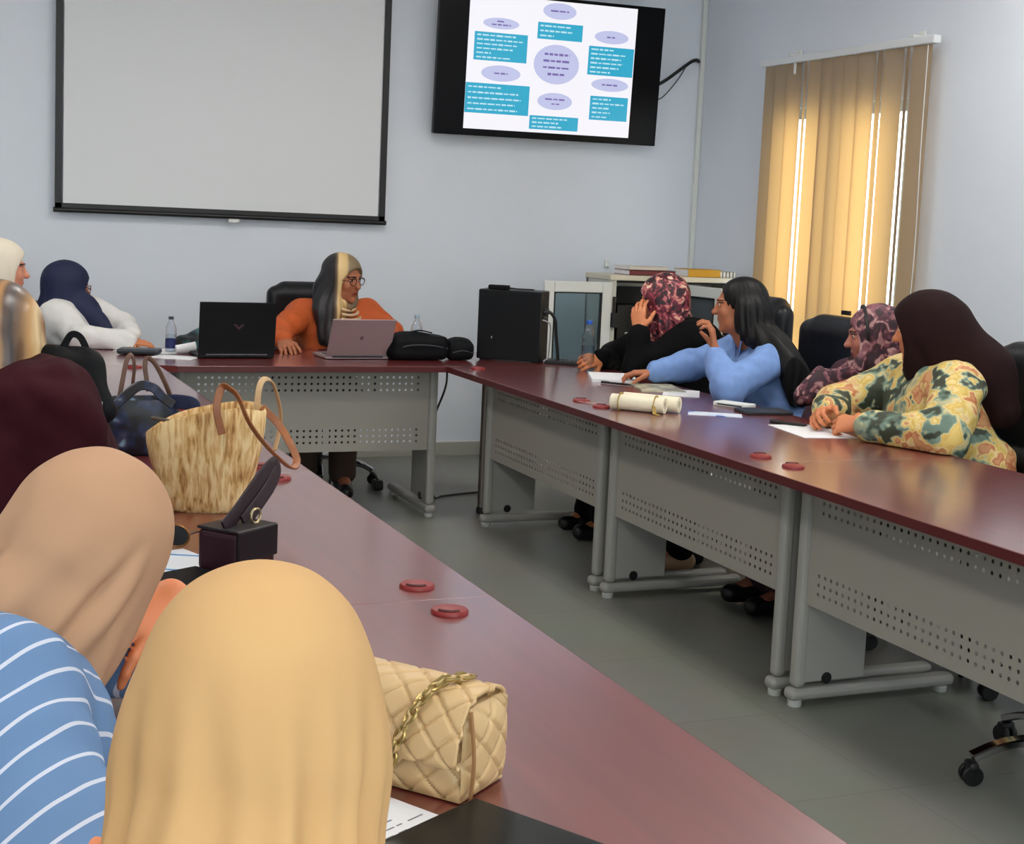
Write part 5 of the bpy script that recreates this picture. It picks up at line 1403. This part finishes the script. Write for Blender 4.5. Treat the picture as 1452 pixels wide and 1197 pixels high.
MB().lathe([(.001, -.008), (.006, -.004), (.006, .004), (.001, .008)], tuple(h(-.083, -.004, -.034)-np.array(p.O)), 12).build('earring', mat('gold_rim', (196, 150, 80), .25, metal=.9), p.root)
p.skirt(M_blackcloth, 'trousers'); p.shoes(M_beigeshoe)

# --- woman in purple scarf, half hidden
p = Person('woman in mauve printed headscarf and dark purple dress, half hidden by the dark brown veil', (3.42, 4.60, 1.055), (-62, 8, 0), -85, (3.52, 4.60, .5),
           sh=((3.43, 4.47, .87), (3.46, 4.8, .87)), skin=('mauve', (178, 112, 92), (140, 66, 66)),
           arms=dict(l=dict(e=(3.36, 4.42, .70), w=(3.24, 4.56, .64), d=(-.3, .9, 0), n=(0, 0, 1), c=.6), r=dict(e=(3.36, 4.84, .70), w=(3.24, 4.7, .64), d=(-.8, -.5, 0), n=(0, 0, 1), c=.6))).body()
M_purp = mat('dark_purple_cloth', (52, 20, 36), .8)
p.garment(M_purp, 'dress', sleeve=(1.15, 1.2, 1.2))
p.hijab(multi_mat('mauve_print_scarf', [(48, 22, 34), (70, 32, 46), (98, 50, 64), (128, 76, 86), (160, 112, 116), (190, 150, 146)], 34, distort=.2, rough=.6, smooth=1.), folds=9, hs=1.03, amp=.005, face_r=(.09, .095, .104),
        extra=[((3.36, 4.63, .95), (3.2, 4.70, .82), .085, .05, .05)])
hb = MB().tube([p.h(-.083*math.cos(a), .036, .034+.091*math.sin(a)) for a in np.linspace(-.9, 2.2, 22)], 0, flat=(.012, .007)); hb.xf(Matrix.Translation(-Vector(p.O))).build('headband', M_black, p.root, label='black band across the headscarf')
p.skirt(M_purp, 'skirt', join=True); p.shoes(M_shoe)

# --- woman in floral blouse and dark brown veil
p = Person('woman in dark brown veil and yellow floral blouse with hands clasped on the table', (3.315, 4.17, 1.115), (-43, 8, 0), -72, (3.43, 4.02, .5),
           sh=((3.30, 3.96, .945), (3.40, 4.34, .93)), skin=SK_warm,
           arms=dict(l=dict(e=(3.12, 3.79, .805), w=(2.985, 4.06, .80), d=(-.28, .95, .02), n=(-.6, -.25, .7), c=.95, cuff=.86), r=dict(e=(3.2, 4.48, .81), w=(3.03, 4.32, .81), d=(-.75, -.45, .05), n=(-.3, .5, .75), c=.95))).body()
M_fl = multi_mat('floral_print', [(54, 60, 44), (112, 138, 124), (214, 196, 140), (202, 166, 78), (218, 190, 110), (224, 202, 148), (206, 152, 100), (186, 104, 64), (206, 152, 104)], 14., distort=.2, rough=.65, smooth=1., aniso=(1, .7, 1))
p.garment(M_fl, 'blouse', res=.006, puff=1.12, sleeve=(1.3, 1.5, 1.4), fold=.008)
p.hijab(mat('dark_brown_veil', (34, 13, 15), .85, spec=.2), folds=6, hs=1.22, amp=.004, chest=.6, extra=[((3.36, 4.13, 1.1), (3.45, 4.02, .98), .12, .1, .05), ((3.45, 4.02, .98), (3.49, 3.95, .86), .1, .06, .05)], face_r=(.1, .1, .106), face_c=(0, .138, -.03))
p.skirt(M_blackcloth, 'skirt', join=True, ra=.08); p.shoes(M_beigeshoe)
# ------------------------------------------------------------------ light
w = bpy.data.worlds.new('world'); SC.world = w; w.use_nodes = True
bg = w.node_tree.nodes['Background']; bg.inputs['Color'].default_value = (.93, .97, 1, 1); bg.inputs['Strength'].default_value = WORLD
def area(name, loc, rot, sx, sy, power, col):
    l = bpy.data.lights.new(name, 'AREA'); l.shape = 'RECTANGLE'; l.size = sx; l.size_y = sy; l.energy = power; l.color = col
    o = bpy.data.objects.new(name, l); COL.objects.link(o); o.location = loc; o.rotation_euler = rot
    return o
a = area('daylight_front', ((fx0+fx1)/2, FY-.14, (fz0+fz1)/2), (PI/2, 0, 0), fx1-fx0, fz1-fz0, 1, (1, 1, 1)); a.data.cycles.is_portal = True
a = area('daylight_window', (RX+.14, (WY0+WY1)/2, WZ/2), (0, PI/2, 0), WZ, WY1-WY0, 1, (1, 1, 1)); a.data.cycles.is_portal = True
SC.view_settings.view_transform = 'Standard'; SC.view_settings.look = 'None'; SC.view_settings.exposure = EXPO; SC.view_settings.gamma = 1; SC.view_settings.use_curve_mapping = False
SC.cycles.max_bounces = 8; SC.cycles.transparent_max_bounces = 12
SC.cycles.sample_clamp_indirect = 6
try: SC.cycles.use_denoising = True
except Exception: pass
